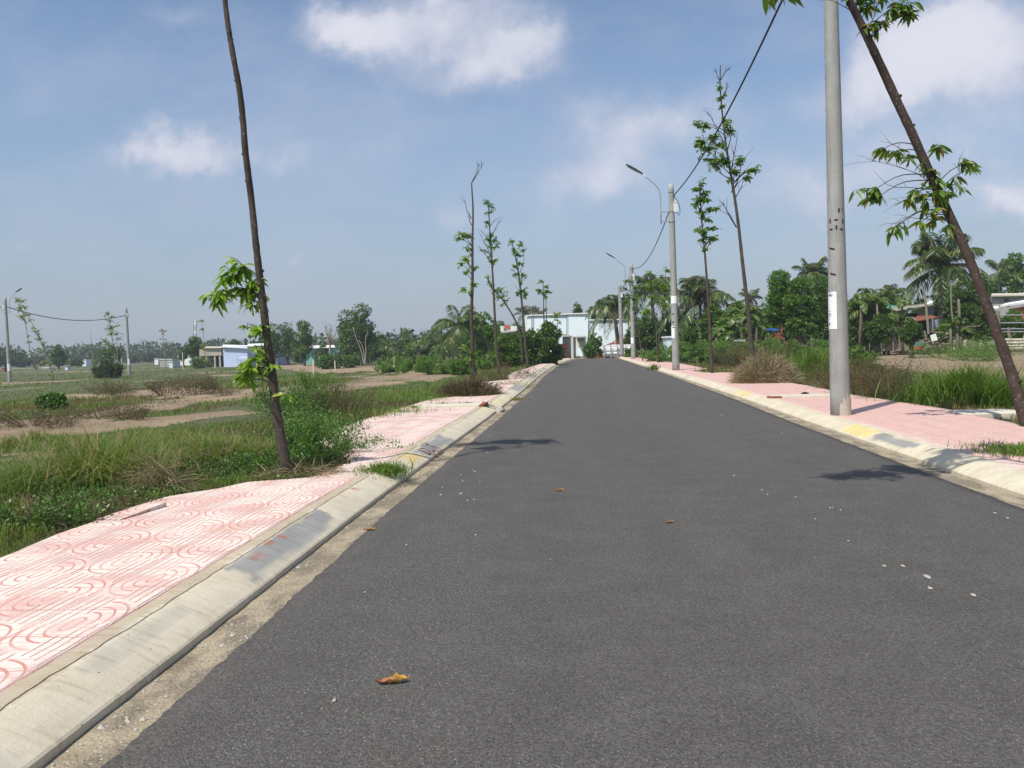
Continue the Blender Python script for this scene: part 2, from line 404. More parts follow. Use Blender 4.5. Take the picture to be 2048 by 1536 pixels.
base = x.mix(x.mul(x.rng(c3, .42, .68), .6), base, (.64, .42, .37))
base = x.mix(x.m('MAXIMUM', x.mul(x.rng(px_, 0, 1), .55), x.mul(x.rng(py_, 6, 16), .4)), base, (.62, .44, .385))
base = x.mix(x.mul(x.rng(tile, .7, 1.), .25), base, (.66, .44, .37))
base = x.mix(x.mul(x.rng(x.noise(p, 2.2, 3, .6), .60, .8), .35), base, (.70, .38, .28))
farp = x.rng(py_, 7, 26, 0, 1, False)
edge = x.m('MAXIMUM', x.rng(px_, 4.35, 4.12), x.mul(x.rng(px_, -2.75, -2.24), x.rng(px_, 0, .5, 1, 0)))
base = x.mix(x.mul(edge, x.rng(x.noise(p, 3, 4, .6), .35, .6, 0, .75)), base, (.73, .68, .60))
col = x.mix(x.mul(gr, .82), base, x.mix(linem, (.52, .16, .12), (.30, .10, .08)))
lnk(x, col, b.inputs['Base Color']); b.inputs['Roughness'].default_value = .8
bump(x, b, x.add(x.mul(gr, -1.), x.mul(f, .15)), .5, .006); MATS['pavers'] = m

# soil and undergrowth
m, x, b = new_mat('field_soil'); p = x.pos()
d = x.attr('dirt'); a = x.noise(p, .5, 5, .6); f = x.noise(p, 22, 5, .7); g = x.noise(p, 3, 5, .65)
soil = x.mix(x.rng(a, .3, .7), (.27, .195, .120), (.36, .27, .175)); soil = x.mix(x.rng(f, .3, .7), x.mix(1, soil, (.72, .7, .68), 'MULTIPLY'), soil)
soil = x.mix(x.mul(x.rng(g, .55, .75), .5), soil, (.12, .10, .05))
und = x.mix(x.rng(g, .3, .7), (.05, .075, .022), (.115, .115, .05))
df = x.rng(x.add(d, x.mul(x.sub(g, .5), .9)), .38, .64)
lnk(x, x.mix(df, und, soil), b.inputs['Base Color']); b.inputs['Roughness'].default_value = .95
bump(x, b, x.add(f, g), .8, .05); MATS['soil'] = m

MATS['grass'] = leafmat('meadow_grass', (.095, .18, .022), (.20, .28, .045), (.27, .32, .08), .35, .55, .25, tone=True, dry=(.155, .115, .06), patch=.6)
MATS['lush'] = leafmat('lush_grass', (.09, .17, .024), (.19, .28, .048), (.22, .28, .07), .4, .5, .3, tone=True, dry=(.24, .19, .10), patch=.9)
MATS['straw'] = leafmat('dry_straw', (.22, .165, .10), (.38, .30, .195), (.46, .39, .27), .2, .7, .2)
MATS['dryweed'] = leafmat('brown_weed', (.10, .068, .042), (.19, .135, .085), (.12, .15, .05), .2, .7, .2)
MATS['young'] = leafmat('young_tree_leaf', (.14, .28, .025), (.30, .44, .04), (.38, .46, .08), .45, .38, .5)
MATS['youngdark'] = leafmat('street_tree_leaf', (.10, .21, .025), (.22, .36, .045), (.30, .42, .08), .35, .38, .5)
MATS['mottled'] = leafmat('mottled_leaf', (.085, .17, .022), (.22, .32, .05), (.38, .27, .08), .45, .4, .5)
MATS['yellow'] = leafmat('yellow_green_leaf', (.20, .28, .035), (.38, .42, .06), (.42, .38, .08), .4, .45, .4)
MATS['orange'] = leafmat('rusty_leaf', (.20, .16, .05), (.36, .20, .07), (.18, .2, .05), .35, .5, .3)
MATS['dark'] = leafmat('dark_leaf', (.045, .10, .020), (.11, .195, .035), (.17, .26, .055), .25, .45, .4)
MATS['mid'] = leafmat('mid_green_leaf', (.065, .145, .024), (.14, .25, .04), (.20, .31, .06), .3, .45, .4)
MATS['bright'] = leafmat('bright_green_leaf', (.062, .155, .018), (.14, .27, .035), (.19, .31, .05), .35, .42, .4)
MATS['feather'] = leafmat('feathery_leaf', (.10, .19, .045), (.19, .31, .075), (.25, .35, .11), .35, .6, .2)
MATS['grey_green'] = leafmat('grey_green_leaf', (.04, .075, .03), (.085, .13, .05), None, .3, .5, .3)
MATS['palm'] = leafmat('palm_frond_leaf', (.045, .095, .024), (.12, .18, .04), (.30, .28, .08), .25, .38, .5)
MATS['palmdry'] = leafmat('dry_palm_leaf', (.16, .13, .06), (.30, .25, .14), (.08, .12, .03), .25, .5, .4)
MATS['banana'] = leafmat('banana_leaf', (.075, .15, .028), (.17, .26, .05), (.26, .27, .09), .45, .35, .5)
MATS['weed'] = leafmat('weed_leaf', (.045, .125, .018), (.12, .24, .032), (.19, .30, .06), .3, .4, .45)
MATS['bark'] = plain('dark_bark', (.085, .068, .054), .85, .35, 9, bmp=.9, c2=(.032, .026, .022))
MATS['bark_red'] = plain('reddish_bark', (.070, .048, .038), .85, .3, 9, bmp=.9, c2=(.028, .020, .016))
MATS['bark_pale'] = plain('pale_bark', (.30, .27, .22), .85, .2, 5, bmp=.4, c2=(.18, .15, .12))
MATS['wood_grey'] = plain('weathered_wood', (.27, .23, .18), .85, .2, 5, c2=(.14, .115, .09))
MATS['palm_trunk'] = plain('palm_trunk', (.17, .14, .11), .9, .2, 4, c2=(.08, .062, .048))
MATS['cable'] = plain('black_cable', (.012, .012, .013), .5, .1, 8)
MATS['galv'] = plain('galvanised_steel', (.42, .44, .45), .45, .1, 8, metal=.5)
MATS['lamp'] = plain('dark_lamp_housing', (.05, .055, .06), .4, .1, 8)
MATS['lens'] = plain('lamp_lens', (.35, .36, .36), .2, .05, 8)
MATS['white_box'] = plain('white_plastic', (.72, .73, .73), .4, .06, 8)
MATS['paper'] = plain('white_notice', (.83, .84, .84), .6, .03, 10)
MATS['ink'] = plain('black_ink', (.015, .015, .016), .6, .1, 10)
for nm_ in ('bark', 'bark_red'):
    m = MATS[nm_]; x = NX(m.node_tree); b = m.node_tree.nodes['Principled BSDF']; p = x.obj(); old = b.inputs['Base Color'].links[0].from_socket
    v = x.voro(x.scalev(p, (1, 1, 1.8)), 26); vc = x.xyz(x.voro(x.scalev(p, (1, 1, 1.8)), 26, out='Color'))[0]
    col = x.mix(x.mul(x.rng(v, .34, .2), x.rng(vc, .74, .82)), old, (.24, .21, .17))
    col = x.mix(x.mul(x.rng(x.noise(x.scalev(p, (3, 3, 22)), 1.6, 3, .6), .6, .72), .5), col, (.030, .024, .020))
    lnk(x, col, b.inputs['Base Color'])
# pole concrete with blotches
m, x, b = new_mat('pole_concrete'); p = x.obj()
a = x.noise(p, 2.2, 5, .65); f = x.noise(p, 45, 4, .7); r = x.noise(x.scalev(p, (4, 4, .35)), 2.5, 4, .6)
col = x.mix(x.rng(a, .3, .7), (.30, .30, .28), (.40, .40, .375)); col = x.mix(x.rng(r, .5, .75), col, (.26, .26, .25))
col = x.mix(x.rng(x.noise(p, 5, 5, .7), .66, .76), col, (.52, .50, .43)); col = x.mix(x.mul(f, .35), col, (.22, .22, .21))
v = x.voro(p, 22); vc = x.xyz(x.voro(p, 22, out='Color'))[0]
col = x.mix(x.mul(x.rng(v, .16, .1), x.rng(vc, .9, .95)), col, (.09, .09, .09))
col = x.mix(x.mul(x.rng(x.noise(x.scalev(p, (3, 3, .25)), 5, 5, .7), .5, .8), .55), col, (.20, .195, .18))
lnk(x, col, b.inputs['Base Color']); b.inputs['Roughness'].default_value = .75; bump(x, b, x.add(f, a), .6, .015); MATS['pole'] = m
MATS['mortar'] = plain('pale_mortar', (.50, .46, .37), .9, .12, 12, bmp=.5)
MATS['slab'] = plain('cream_concrete', (.62, .57, .46), .85, .1, 5, bmp=.3, c2=(.48, .44, .35))
MATS['hole'] = plain('dark_drain', (.03, .026, .022), .9, .1, 5)
MATS['rust'] = plain('rusty_iron', (.26, .09, .035), .85, .2, 14, c2=(.12, .045, .02))
MATS['stone'] = plain('pale_stone', (.45, .43, .38), .85, .15, 9)
MATS['bluewall'] = plain('pale_blue_wall', (.62, .71, .75), .8, .05, .6, c2=(.52, .61, .66), stain=.3)
MATS['housewall'] = plain('light_blue_render', (.50, .60, .80), .8, .05, .5)
MATS['whitewall'] = plain('white_render', (.70, .72, .72), .8, .07, .7)
MATS['greywall'] = plain('grey_render', (.40, .40, .38), .85, .12, 1.5, c2=(.27, .26, .24))
MATS['oldwall'] = plain('stained_plaster', (.46, .42, .34), .85, .15, 1.1, c2=(.26, .23, .18))
MATS['darkblue'] = plain('blue_sheet', (.22, .30, .37), .6, .1, 1.5)
MATS['orange_brick'] = plain('orange_brick', (.50, .15, .06), .85, .12, 4)
MATS['brick'] = plain('broken_brick', (.34, .12, .07), .9, .2, 9)
MATS['yellowdoor'] = plain('cream_door', (.66, .64, .44), .6, .08, 2)
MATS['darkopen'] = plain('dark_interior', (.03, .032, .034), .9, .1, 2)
MATS['teal'] = plain('teal_sheet', (.16, .42, .38), .6, .12, 1.5)
MATS['sheetwhite'] = plain('white_panels', (.80, .81, .80), .6, .06, 3.)
MATS['blue'] = plain('blue_tarpaulin', (.04, .14, .48), .5, .15, 3)
MATS['redsheet'] = plain('red_brown_sheet', (.24, .085, .05), .8, .2, 3, c2=(.13, .05, .035))
m, x, b = new_mat('corrugated_sheet'); p = x.obj(); ox, oy, oz = x.xyz(p)
cr = x.m('SINE', x.mul(ox, 42.)); col = x.mix(x.rng(x.noise(p, 1.6, 5, .65), .35, .7), (.22, .19, .15), (.44, .41, .35))
lnk(x, col, b.inputs['Base Color']); b.inputs['Roughness'].default_value = .7; bump(x, b, cr, .5, .03); MATS['corr'] = m

# ------------------------------------------------------------------ ground, road, kerbs, pavements
LO_Y, LO = [-20, 7, 11, 16, 25, 38, 54, 66, 75, 90], [0, .02, .08, .18, .28, .30, .55, 1.0, 1.5, 2.6]
RO_Y, RO = [-20, 8, 14, 20, 35, 80, 90], [0, .02, .10, .25, .40, .47, .5]
lo = lambda y: np.interp(y, LO_Y, LO); ro = lambda y: np.interp(y, RO_Y, RO)
L0 = lambda y: -1.67+lo(y); L1 = lambda y: -1.91+lo(y)*1.0; L3 = lambda y: -2.26+lo(y)*.93
R0 = lambda y: 3.50+ro(y); R1 = lambda y: 3.74+ro(y)*.8; R3 = lambda y: 4.10+ro(y)*.5
L4P = [(-20, -3.85), (5.1, -3.79), (6.7, -3.88), (7.3, -3.79), (7.7, -3.45), (8.05, -3.3), (8.25, -2.7), (9.7, -2.6), (10.3, -3.2), (11.5, -3.7), (13.4, -4.0), (17.6, -3.85),
       (20.8, -3.67), (21.8, -3.0), (23.3, -2.4), (24.6, -2.5), (26, -3.2), (30.1, -3.35), (31.6, -2.5), (33, -2.5), (36, -3.0), (40, -3.05), (48.3, -2.63), (58, -2.3), (70, -1.6), (76, -1.0)]
R4P = [(-20, 6.15), (11.7, 6.11), (14.5, 6.26), (18.8, 6.1), (22.5, 6.2), (31.4, 6.2), (33.0, 6.1), (33.6, 5.2), (36.5, 5.0), (37.4, 5.9), (38, 6.0), (54, 6.1), (59, 5.5), (76, 5.3)]
L4 = lambda y: np.interp(y, [a for a, _ in L4P], [b for _, b in L4P])
R4 = lambda y: np.interp(y, [a for a, _ in R4P], [b for _, b in R4P])
def zt(x, y):
    x = np.asarray(x, float); y = np.asarray(y, float)
    l = L4(y); r = R4(y)
    near = .07-.05*sstep(0, 2.5, np.maximum(l-x, x-r))
    z = near-.90*sstep(2.0, 32.0, l-x)*sstep(0, 10, y+5)
    z = z+(fbm(x*.35, y*.35, 3)-.5)*.16*sstep(.4, 3, np.maximum(l-x, x-r))
    inside = (x > l+.12) & (x < r-.12) & (y < 79)
    z = np.where(inside, -.12, z)
    return np.where((y >= 79) & (x > l) & (x < r), .0, z)
def GT(px, py):
    z = -.1
    for _ in range(12): g = G(px, py, z); z = .5*z+.5*float(zt(g[0], g[1]))
    return np.array([g[0], g[1], float(zt(g[0], g[1]))])
def pxpoly(pts, z): return [tuple(GT(a, c)[:2]) for a, c in pts]
DIRT = [pxpoly([(0, 864), (70, 852), (140, 832), (180, 838), (230, 842), (330, 829), (400, 823), (500, 816), (500, 828), (400, 838), (300, 850), (215, 866), (130, 874), (80, 884), (0, 898), (-200, 915), (-200, 885)], -.5),
        pxpoly([(120, 790), (210, 786), (280, 784), (354, 771), (420, 778), (520, 782), (620, 777), (740, 765), (830, 761), (834, 768), (700, 779), (560, 797), (480, 800), (400, 795), (330, 793), (240, 796), (130, 797)], -.6),
        pxpoly([(545, 729), (640, 729), (750, 733), (790, 742), (700, 745), (560, 737)], -.8),
        pxpoly([(0, 905), (120, 900), (210, 905), (240, 925), (120, 935), (0, 935)], -.3),
        pxpoly([(1755, 703), (1850, 700), (1960, 699), (2048, 706), (2300, 712), (2300, 800), (2100, 782), (2000, 765), (1900, 752), (1830, 745), (1770, 738), (1750, 715)], 0),
        [(-8, 79.2), (9, 79.2), (11, 92), (-6, 92)]]
DIRT_Z = 1
def dirt(x, y):
    d = np.zeros(np.shape(x))
    wx_ = (fbm(np.asarray(x)*.8, np.asarray(y)*.6, 61)-.5)*2.6; wy_ = (fbm(np.asarray(x)*.5, np.asarray(y)*.5, 62)-.5)*4.5
    for P in DIRT: d = np.maximum(d, in_poly(x+wx_, y+wy_, P).astype(float))
    sp = fbm(np.asarray(x)*.22, np.asarray(y)*.12, 11); lft = np.asarray(x) < -6
    return np.maximum(d, np.where(lft, .62*sstep(.52, .64, sp)*sstep(8, 22, y), .0))
def axis_pts(lo_, hi, step, far_lo, far_hi):
    a = list(np.arange(lo_, hi, step)); s = step; q = a[-1]
    while q < far_hi: s *= 1.18; q += s; a.append(q)
    s = step; q = a[0]
    while q > far_lo: s *= 1.18; q -= s; a.insert(0, q)
    return np.array(a)
gx = axis_pts(-34, 44, .4, -2500, 2500); gy = axis_pts(-2, 100, .42, -60, 4500)
XX, YY = np.meshgrid(gx, gy); ZZ = zt(XX, YY); Dd = dirt(XX, YY)
nx, ny = len(gx), len(gy); ii = (np.arange(ny-1)[:, None]*nx+np.arange(nx-1)[None]).reshape(-1, 1)
o = mesh('ground', np.stack([XX.ravel(), YY.ravel(), ZZ.ravel()], 1), [np.hstack([ii, ii+1, ii+1+nx, ii+nx])], MATS['soil'], smooth=True, attrs={'dirt': Dd.ravel()})
tag(o, kind='structure')

def strip(name, ys, xa, xb, n, zf, mat, skirt=None, smooth=True, attrs=None):
    """a sheet between x=xa(y) and x=xb(y)"""
    t = np.linspace(0, 1, n); XX = xa[:, None]*(1-t)+xb[:, None]*t; YY = np.repeat(ys[:, None], n, 1); ZZ = zf(XX, YY)
    V = np.stack([XX.ravel(), YY.ravel(), ZZ.ravel()], 1); m_ = len(ys)
    i = (np.arange(m_-1)[:, None]*n+np.arange(n-1)[None]).reshape(-1, 1); Fs = [np.hstack([i, i+1, i+1+n, i+n])]
    if skirt is not None:
        k = len(V)
        for col in (0, n-1):
            e = np.arange(m_)*n+col; W_ = V[e].copy(); W_[:, 2] = skirt; base = len(V); V = np.vstack([V, W_])
            j = np.arange(m_-1)[:, None]; ej = e[:-1, None]; ek = e[1:, None]
            Fs.append(np.hstack([ej, ek, base+j+1, base+j]) if col == 0 else np.hstack([ek, ej, base+j, base+j+1]))
    return mesh(name, V, Fs, mat, smooth=smooth)
ys = np.concatenate([np.arange(-6, 20, .03), np.arange(20, 80, .25)])
jag = (fbm(ys*3, ys*0, 21)-.5)*.035+(fbm(ys*25, ys*0, 22)-.5)*.024
jag2 = (fbm(ys*3, ys*0, 25)-.5)*.035+(fbm(ys*23, ys*0, 26)-.5)*.02
o = strip('road', ys, L0(ys)+jag, R0(ys)+jag2, 40, lambda x, y: .012+(vnoise(x*.4, y*.2, 4)-.5)*.004, MATS['asphalt'], skirt=-.06); tag(o, kind='structure')
for nm, a, c in (('gutter', L1(ys)-.03, L0(ys)+.12), ('gutter', R0(ys)-.12, R1(ys)+.03)):
    o = strip(nm, ys, a, c, 8, lambda x, y: .000+(vnoise(x*14, y*9, 5)-.5)*.006, MATS['gutter'], skirt=-.06); tag(o, kind='structure')
yp = np.concatenate([np.arange(-6, 20, .06), np.arange(20, 77, .25)])
wv = lambda s: (fbm(yp*1.6, yp*0, s)-.5)*.07
pav = lambda x, y: .130+(fbm(x*1.1, y*.6, 6, 3)-.5)*.022
o = strip('pavement', yp, L4(yp)+wv(31), L3(yp)-.0015, 26, pav, MATS['pavers'], skirt=-.2); tag(o, kind='structure')
o = strip('pavement', yp, R3(yp)+.0015, R4(yp)+wv(32), 26, pav, MATS['pavers'], skirt=-.2); tag(o, kind='structure')

# sloping kerbs with their paint in a colour attribute
yk = np.concatenate([np.arange(-6, 16, .025), np.arange(16, 30, .08), np.arange(30, 77, .3)])
def kerb(side):
    base, top = (L1(yk), L3(yk)) if side < 0 else (R1(yk), R3(yk))
    w_ = np.abs(top-base)
    prof = [(0, -.05), (0, .034), (.03, .044), (.16, .068), (.28, .088), (.40, .105), (.52, .120), (.64, .133)]
    prof += [(.705, .137), (.712, .112), (.724, .112), (.731, .138), (.85, .140), (1., .139), (1., -.05)] if side < 0 else [(.74, .138), (.86, .140), (.93, .140), (1., .139), (1., -.05)]
    n = len(prof); V = np.zeros((len(yk), n, 3)); crk = (fbm(yk*2.2, yk*0, 41)-.5)*.05+(fbm(yk*14, yk*0, 42)-.5)*.016
    for k, (a, z) in enumerate(prof):
        ww = a*w_ + (crk if (side < 0 and 8 <= k <= 11) else 0)
        if k in (1, 2): ww = ww+(fbm(yk*9, yk*0, 43)-.5)*.008
        V[:, k, 0] = base+side*ww; V[:, k, 1] = yk; V[:, k, 2] = z
    i = (np.arange(len(yk)-1)[:, None]*n+np.arange(n-1)[None]).reshape(-1, 1)
    q = np.hstack([i, i+1, i+1+n, i+n]) if side < 0 else np.hstack([i+n, i+1+n, i+1, i])
    P = V.reshape(-1, 3); s = np.abs(P[:, 0]-np.repeat(base, n))/np.repeat(w_, n); y = P[:, 1]
    cl = np.tile([.66, .59, .455] if side < 0 else [.66, .59, .45], (len(P), 1))
    sh = fbm(y*.8, s*1.5, 50)[:, None]; cl = cl*(1-.16*sstep(.4, .7, sh))+np.array([.60, .57, .47])*.16*sstep(.4, .7, sh)
    if side < 0: cl[s > .72] = [.50, .425, .31]
    nz = (fbm(y*3, s*4, 51)-.5)*.45; nz2 = fbm(y*2, s*14, 52)
    def blot(y0, y1, s0, s1, c, a, soft=.05, ns=1.):
        d = np.minimum(np.minimum(y+nz*ns-y0, y1-y-nz*ns), np.minimum(s+nz*.3*ns-s0, s1-s-nz*.3*ns)*.5)
        k = (sstep(0, soft, d+(nz2-.5)*.10)*a*(.75+.5*nz2).clip(0, 1.05))[:, None]; cl[:] = cl*(1-k)+np.array(c)*k
    grey = (.30, .305, .30)
    if side < 0:
        for a in ((4.75, 6.5, .12, .72, .95), (10.25, 12.1, .04, .72, .9), (24.5, 27.5, .05, .95, .8), (33.5, 36, .05, .95, .8), (44, 47, .05, .95, .8), (3.3, 4.1, .35, .70, .35), (1.6, 2.6, 0, .6, .3)):
            blot(a[0], a[1], a[2], a[3], grey, a[4])
        blot(9.55, 10.2, .05, .9, (.72, .50, .10), .6, .15); blot(10.0, 10.25, .0, .5, (.80, .50, .06), .5, .06)
        for (a, c, d_, e_) in ((5.0, 5.22, .36, .58), (5.35, 5.5, .5, .7), (5.6, 5.66, .42, .68), (6.9, 7.0, .5, .66), (7.15, 7.22, .52, .72), (7.5, 7.62, .5, .7), (8.0, 8.08, .4, .55), (6.2, 6.26, .55, .7)):
            blot(a, c, d_, e_, (.40, .12, .06), .75, .035, .12)
        blot(16.5, 21, .0, .8, (.72, .64, .38), .5)
    else:
        for a in ((9.9, 11.15, .12, .72, .95), (30, 31.5, .1, .9, .4)): blot(*a[:4], grey, a[4])
        k = (sstep(.50, .62, np.abs(np.sin((y*1.0+s*.8)*19+nz*3)))*sstep(0, .1, y-11.2)*sstep(0, .15, 12.35-y)*sstep(.05, .15, s)*sstep(.8, .65, s)*.8)[:, None]
        cl[:] = cl*(1-k)+np.array([.78, .56, .05])*k
        k = (sstep(.4, .6, np.abs(np.sin((y*.7+s)*9)))*sstep(0, .2, y-19.6)*sstep(0, .2, 21.2-y)*sstep(.05, .15, s)*.6)[:, None]
        cl[:] = cl*(1-k)+np.array([.76, .55, .06])*k
    if side < 0:
        yy, ss = y[q].mean(1), s[q].mean(1); q = q[~((yy > 17.62) & (yy < 18.3) & (ss < .97))]
    o = mesh('kerb', P, [q], MATS['kerb'], smooth=False, attrs={'paint': np.clip(cl, 0, 1)}); tag(o, kind='structure')
kerb(-1); kerb(1)
# ------------------------------------------------------------------ trees
def young_tree(name, label, cat, group, trunk, rad, clusters, twigs=(), leaf=.12, mat='youngdark', bark='bark', Y=None, fine=False, knots=10, stems=(), seed=1, droop=.9, big=None, world=False):
    """trunk: points (px, py[, Y]); clusters: (px, py, r px, leaves[, Y]); twigs: bare shoots as point lists"""
    rg = np.random.default_rng(seed)
    tp = lambda p, Yd=None: PY(p[0], p[1], (p[2] if len(p) > 2 and p[2] else (Yd or Y)))
    P = spline([np.array(p) if world else tp(p) for p in trunk], max(14, 5*len(trunk)))
    gz = float(zt(P[0][0], P[0][1])); base = P[0].copy(); base[2] = min(base[2], gz)
    P[0][2] = min(P[0][2], gz)-.05
    T = thing(name, label, cat, (base[0], base[1], gz), group)
    n = len(P); r = np.interp(np.linspace(0, 1, n), np.linspace(0, 1, len(rad)), rad)*(1+rg.normal(size=n)*.03)
    tb = MB(); tb.tube(P, r, 10)
    for _ in range(knots):
        k = rg.integers(2, n-2); a = rg.uniform(0, 6.28); d = np.array([math.cos(a), math.sin(a), .5])
        tb.tube([P[k], P[k]+d*r[k]*1.1, P[k]+d*r[k]*1.3], [r[k]*.5, r[k]*.38, r[k]*.2], 6)
    for st in stems:
        Q = spline([tp(p) for p in st[0]], 12); tb.tube(Q, np.linspace(st[1], st[2], 12), 7)
    dist = np.linalg.norm(P[n//2]-np.array([0, 0, CAM_H])); px = dist/F_PX
    C = []; D = []; Ls = []
    for cl in clusters:
        c = tp((cl[0], cl[1], cl[4] if len(cl) > 4 else None)); rr = cl[2]*px*(c[1]/P[n//2][1])*1.05; nl = int(cl[3]*(2.1 if fine else 2.2))
        i = np.argmin(np.linalg.norm((P-(c-[0, 0, rr*(.3 if fine else .9)]))*[1, 1 if not fine else .3, 1], axis=1)); i = min(max(i-1, 0), n-1); a = P[i]
        if np.linalg.norm(c-a) > rr*.6:
            mid = (a+c)/2+np.array([0, 0, .12*np.linalg.norm(c-a)])
            tb.tube(spline([a, mid, c], 8), np.linspace(min(r[i]*.5, .009 if fine else .02), .004 if fine else .006, 8), 5)
        nt = max(3, int(nl/9)); per = max(2, int(round(nl/nt)))
        for _ in range(nt):
            e = c+rg.normal(size=3)*rr*.55*np.array([1, 1, .75]); e[2] += rr*.12
            s0 = c+(a-c)*.15
            Q = spline([s0, (s0+e)/2+[0, 0, rr*.22], e], 7)
            tb.tube(Q, np.linspace(.006, .0025, 7) if fine else np.linspace(.008, .004, 7), 4, cap=False)
            t = rg.uniform(.25, 1.02, per)*6; j = np.clip(t.astype(int), 0, 5); q = Q[j]+(Q[j+1]-Q[j])*(t-j)[:, None]
            side = rg.normal(size=(per, 3)); side[:, 2] = -droop*rg.uniform(.2, 1.3, per); ax = norm(Q[-1]-Q[0])
            C.append(q); D.append(norm(norm(side)+ax*.35)); Ls.append(leaf*rg.uniform(.6, 1.2, per))
    for tw in twigs:
        Q = spline([tp(p) for p in tw], 8); rb = .004 if fine else .012; tb.tube(Q, np.linspace(rb*1.7, rb*.5, 8), 5)
        for _ in range(3):
            k = rg.integers(3, 7); e = Q[k]+(Q[-1]-Q[0])*.3+rg.normal(size=3)*np.linalg.norm(Q[-1]-Q[0])*.12
            tb.tube([Q[k], (Q[k]+e)/2+[0, 0, .02], e], [rb*.7, rb*.5, rb*.3], 4)
    if big:
        for (bx, by, bz, br, nl) in big:
            c = np.array([bx, by, bz]); i = n-1; a = P[i]
            tb.tube(spline([a, (a+c)/2+[0, 0, .1], c], 6), np.linspace(r[i]*.8, .008, 6), 6)
            nt = max(3, nl//9)
            for _ in range(nt):
                e = c+norm(rg.normal(size=3))*br*rg.uniform(.4, 1)*np.array([1, 1, .55]); Q = spline([c, (c+e)/2+[0, 0, .1], e], 7); tb.tube(Q, np.linspace(.008, .003, 7), 4, cap=False)
                per = 9; t = rg.uniform(.2, 1.02, per)*6; j = np.clip(t.astype(int), 0, 5); q = Q[j]+(Q[j+1]-Q[j])*(t-j)[:, None]
                side = rg.normal(size=(per, 3)); side[:, 2] = -droop*rg.uniform(.2, 1.3, per)
                C.append(q); D.append(norm(side)); Ls.append(leaf*rg.uniform(.7, 1.2, per))
    tb.obj('trunk', MATS[bark], T, smooth=True)
    C, D, L = np.vstack(C), np.vstack(D), np.concatenate(Ls)*(1 if fine else .82)
    V, Fs = (g_leaf_fine if fine else g_leaves)(C, D, L, L*(.36 if fine else .42), rg)
    mesh('crown', V, Fs, MATS[mat], T)
    return T
STREET = 'young street trees along the road'
Gc = lambda px, py, z=.1: G(px, py, z)
# the two near ones lean over the road from either side
young_tree('young_tree', 'tall dark slim trunk at the near left pavement edge with one bright green leafy tuft', 'tree', STREET,
    [(577, 952, 8.6), (562, 880, 8.6), (552, 820, 8.6), (545, 750, 8.58), (536, 690, 8.55), (527, 615, 8.5), (519, 550, 8.45), (511, 480, 8.4), (504, 410, 8.4), (496, 345, 8.35), (490, 295, 8.3), (486, 240, 8.3), (479, 180, 8.25), (467, 115, 8.2), (456, 50, 8.2), (450, 0, 8.2), (446, -60, 8.15), (440, -180, 8.05), (436, -290, 8)],
    [.062, .051, .043, .039, .035, .033, .030, .026, .020, .015],
    [(485, 535, 22, 22), (462, 560, 28, 34), (490, 580, 22, 30), (440, 585, 20, 26), (425, 600, 16, 14), (505, 565, 14, 16), (520, 590, 10, 8), (500, 610, 12, 8), (488, 655, 12, 5), (520, 662, 12, 10), (530, 650, 9, 5), (500, 735, 18, 24), (480, 752, 12, 10), (515, 700, 13, 9), (508, 720, 12, 10), (545, 730, 10, 4), (572, 790, 10, 4), (500, 760, 12, 8)],
    [[(553, 835), (530, 800), (515, 775), (505, 765)], [(555, 842), (528, 790), (525, 750), (530, 720)], [(486, 250), (480, 243), (479, 234)], [(545, 830), (535, 790), (543, 770)]],
    leaf=.135, mat='young', fine=True, Y=8.5, knots=16, seed=3,
    big=[(-4.1, 7.9, 7.6, .5, 300), (-4.5, 8.0, 7.2, .4, 180), (-3.7, 7.7, 8.0, .45, 220), (-4.0, 7.6, 7.0, .35, 140), (-4.2, 7.8, 8.1, .4, 160)])
young_tree('young_tree', 'dark leaning trunk slanting across the right edge of the view, mottled drooping leaves', 'tree', STREET,
    [(2060, 870, 11.6), (2046, 825, 11.65), (2022, 745, 11.8), (1994, 665, 11.9), (1966, 590, 12.0), (1933, 505, 12.1), (1903, 440, 12.2), (1875, 380, 12.2), (1850, 325, 12.2), (1822, 262, 12.2), (1795, 205, 12.2), (1770, 150, 12.2), (1742, 90, 12.1), (1718, 40, 12.1), (1698, 0, 12.), (1670, -60, 12.), (1640, -120, 12.), (1610, -190, 12)],
    [.082, .072, .067, .064, .063, .062, .060, .057, .052, .044, .028],
    [(1760, 300, 14, 12), (1790, 310, 15, 12), (1812, 318, 12, 7), (1740, 385, 17, 24), (1748, 400, 13, 12), (1880, 295, 15, 12), (1935, 325, 14, 16), (1950, 335, 10, 8), (1905, 365, 16, 12), (1870, 345, 16, 14), (1845, 330, 12, 6), (1850, 395, 20, 22), (1880, 390, 15, 14), (1830, 385, 13, 8), (1820, 400, 12, 8),
     (1850, 430, 15, 10), (1780, 460, 10, 6), (1795, 452, 8, 4), (1875, 440, 15, 9), (1895, 450, 12, 6), (1835, 448, 9, 4), (1735, 15, 18, 16), (1765, 45, 16, 12), (1790, 15, 18, 20), (1820, 15, 16, 22), (1822, 28, 12, 12), (1740, 60, 13, 8), (1755, -20, 25, 30), (1725, -10, 20, 14)],
    [[(1870, 372), (1840, 350), (1800, 335), (1732, 318)], [(1868, 365), (1830, 330), (1790, 290), (1760, 282)], [(1872, 380), (1820, 375), (1780, 372), (1748, 342)], [(1886, 400), (1860, 400), (1830, 395), (1787, 410)], [(1885, 395), (1910, 365), (1920, 345), (1906, 326)], [(1880, 440), (1840, 437), (1800, 438), (1785, 460)], [(1735, 60), (1752, 20), (1752, 0)], [(1706, 24), (1690, 14), (1663, 0), (1640, -20)], [(1905, 445), (1890, 435), (1880, 410), (1868, 410)]],
    leaf=.165, mat='mottled', bark='bark_red', fine=True, Y=12.1, knots=9, seed=5)
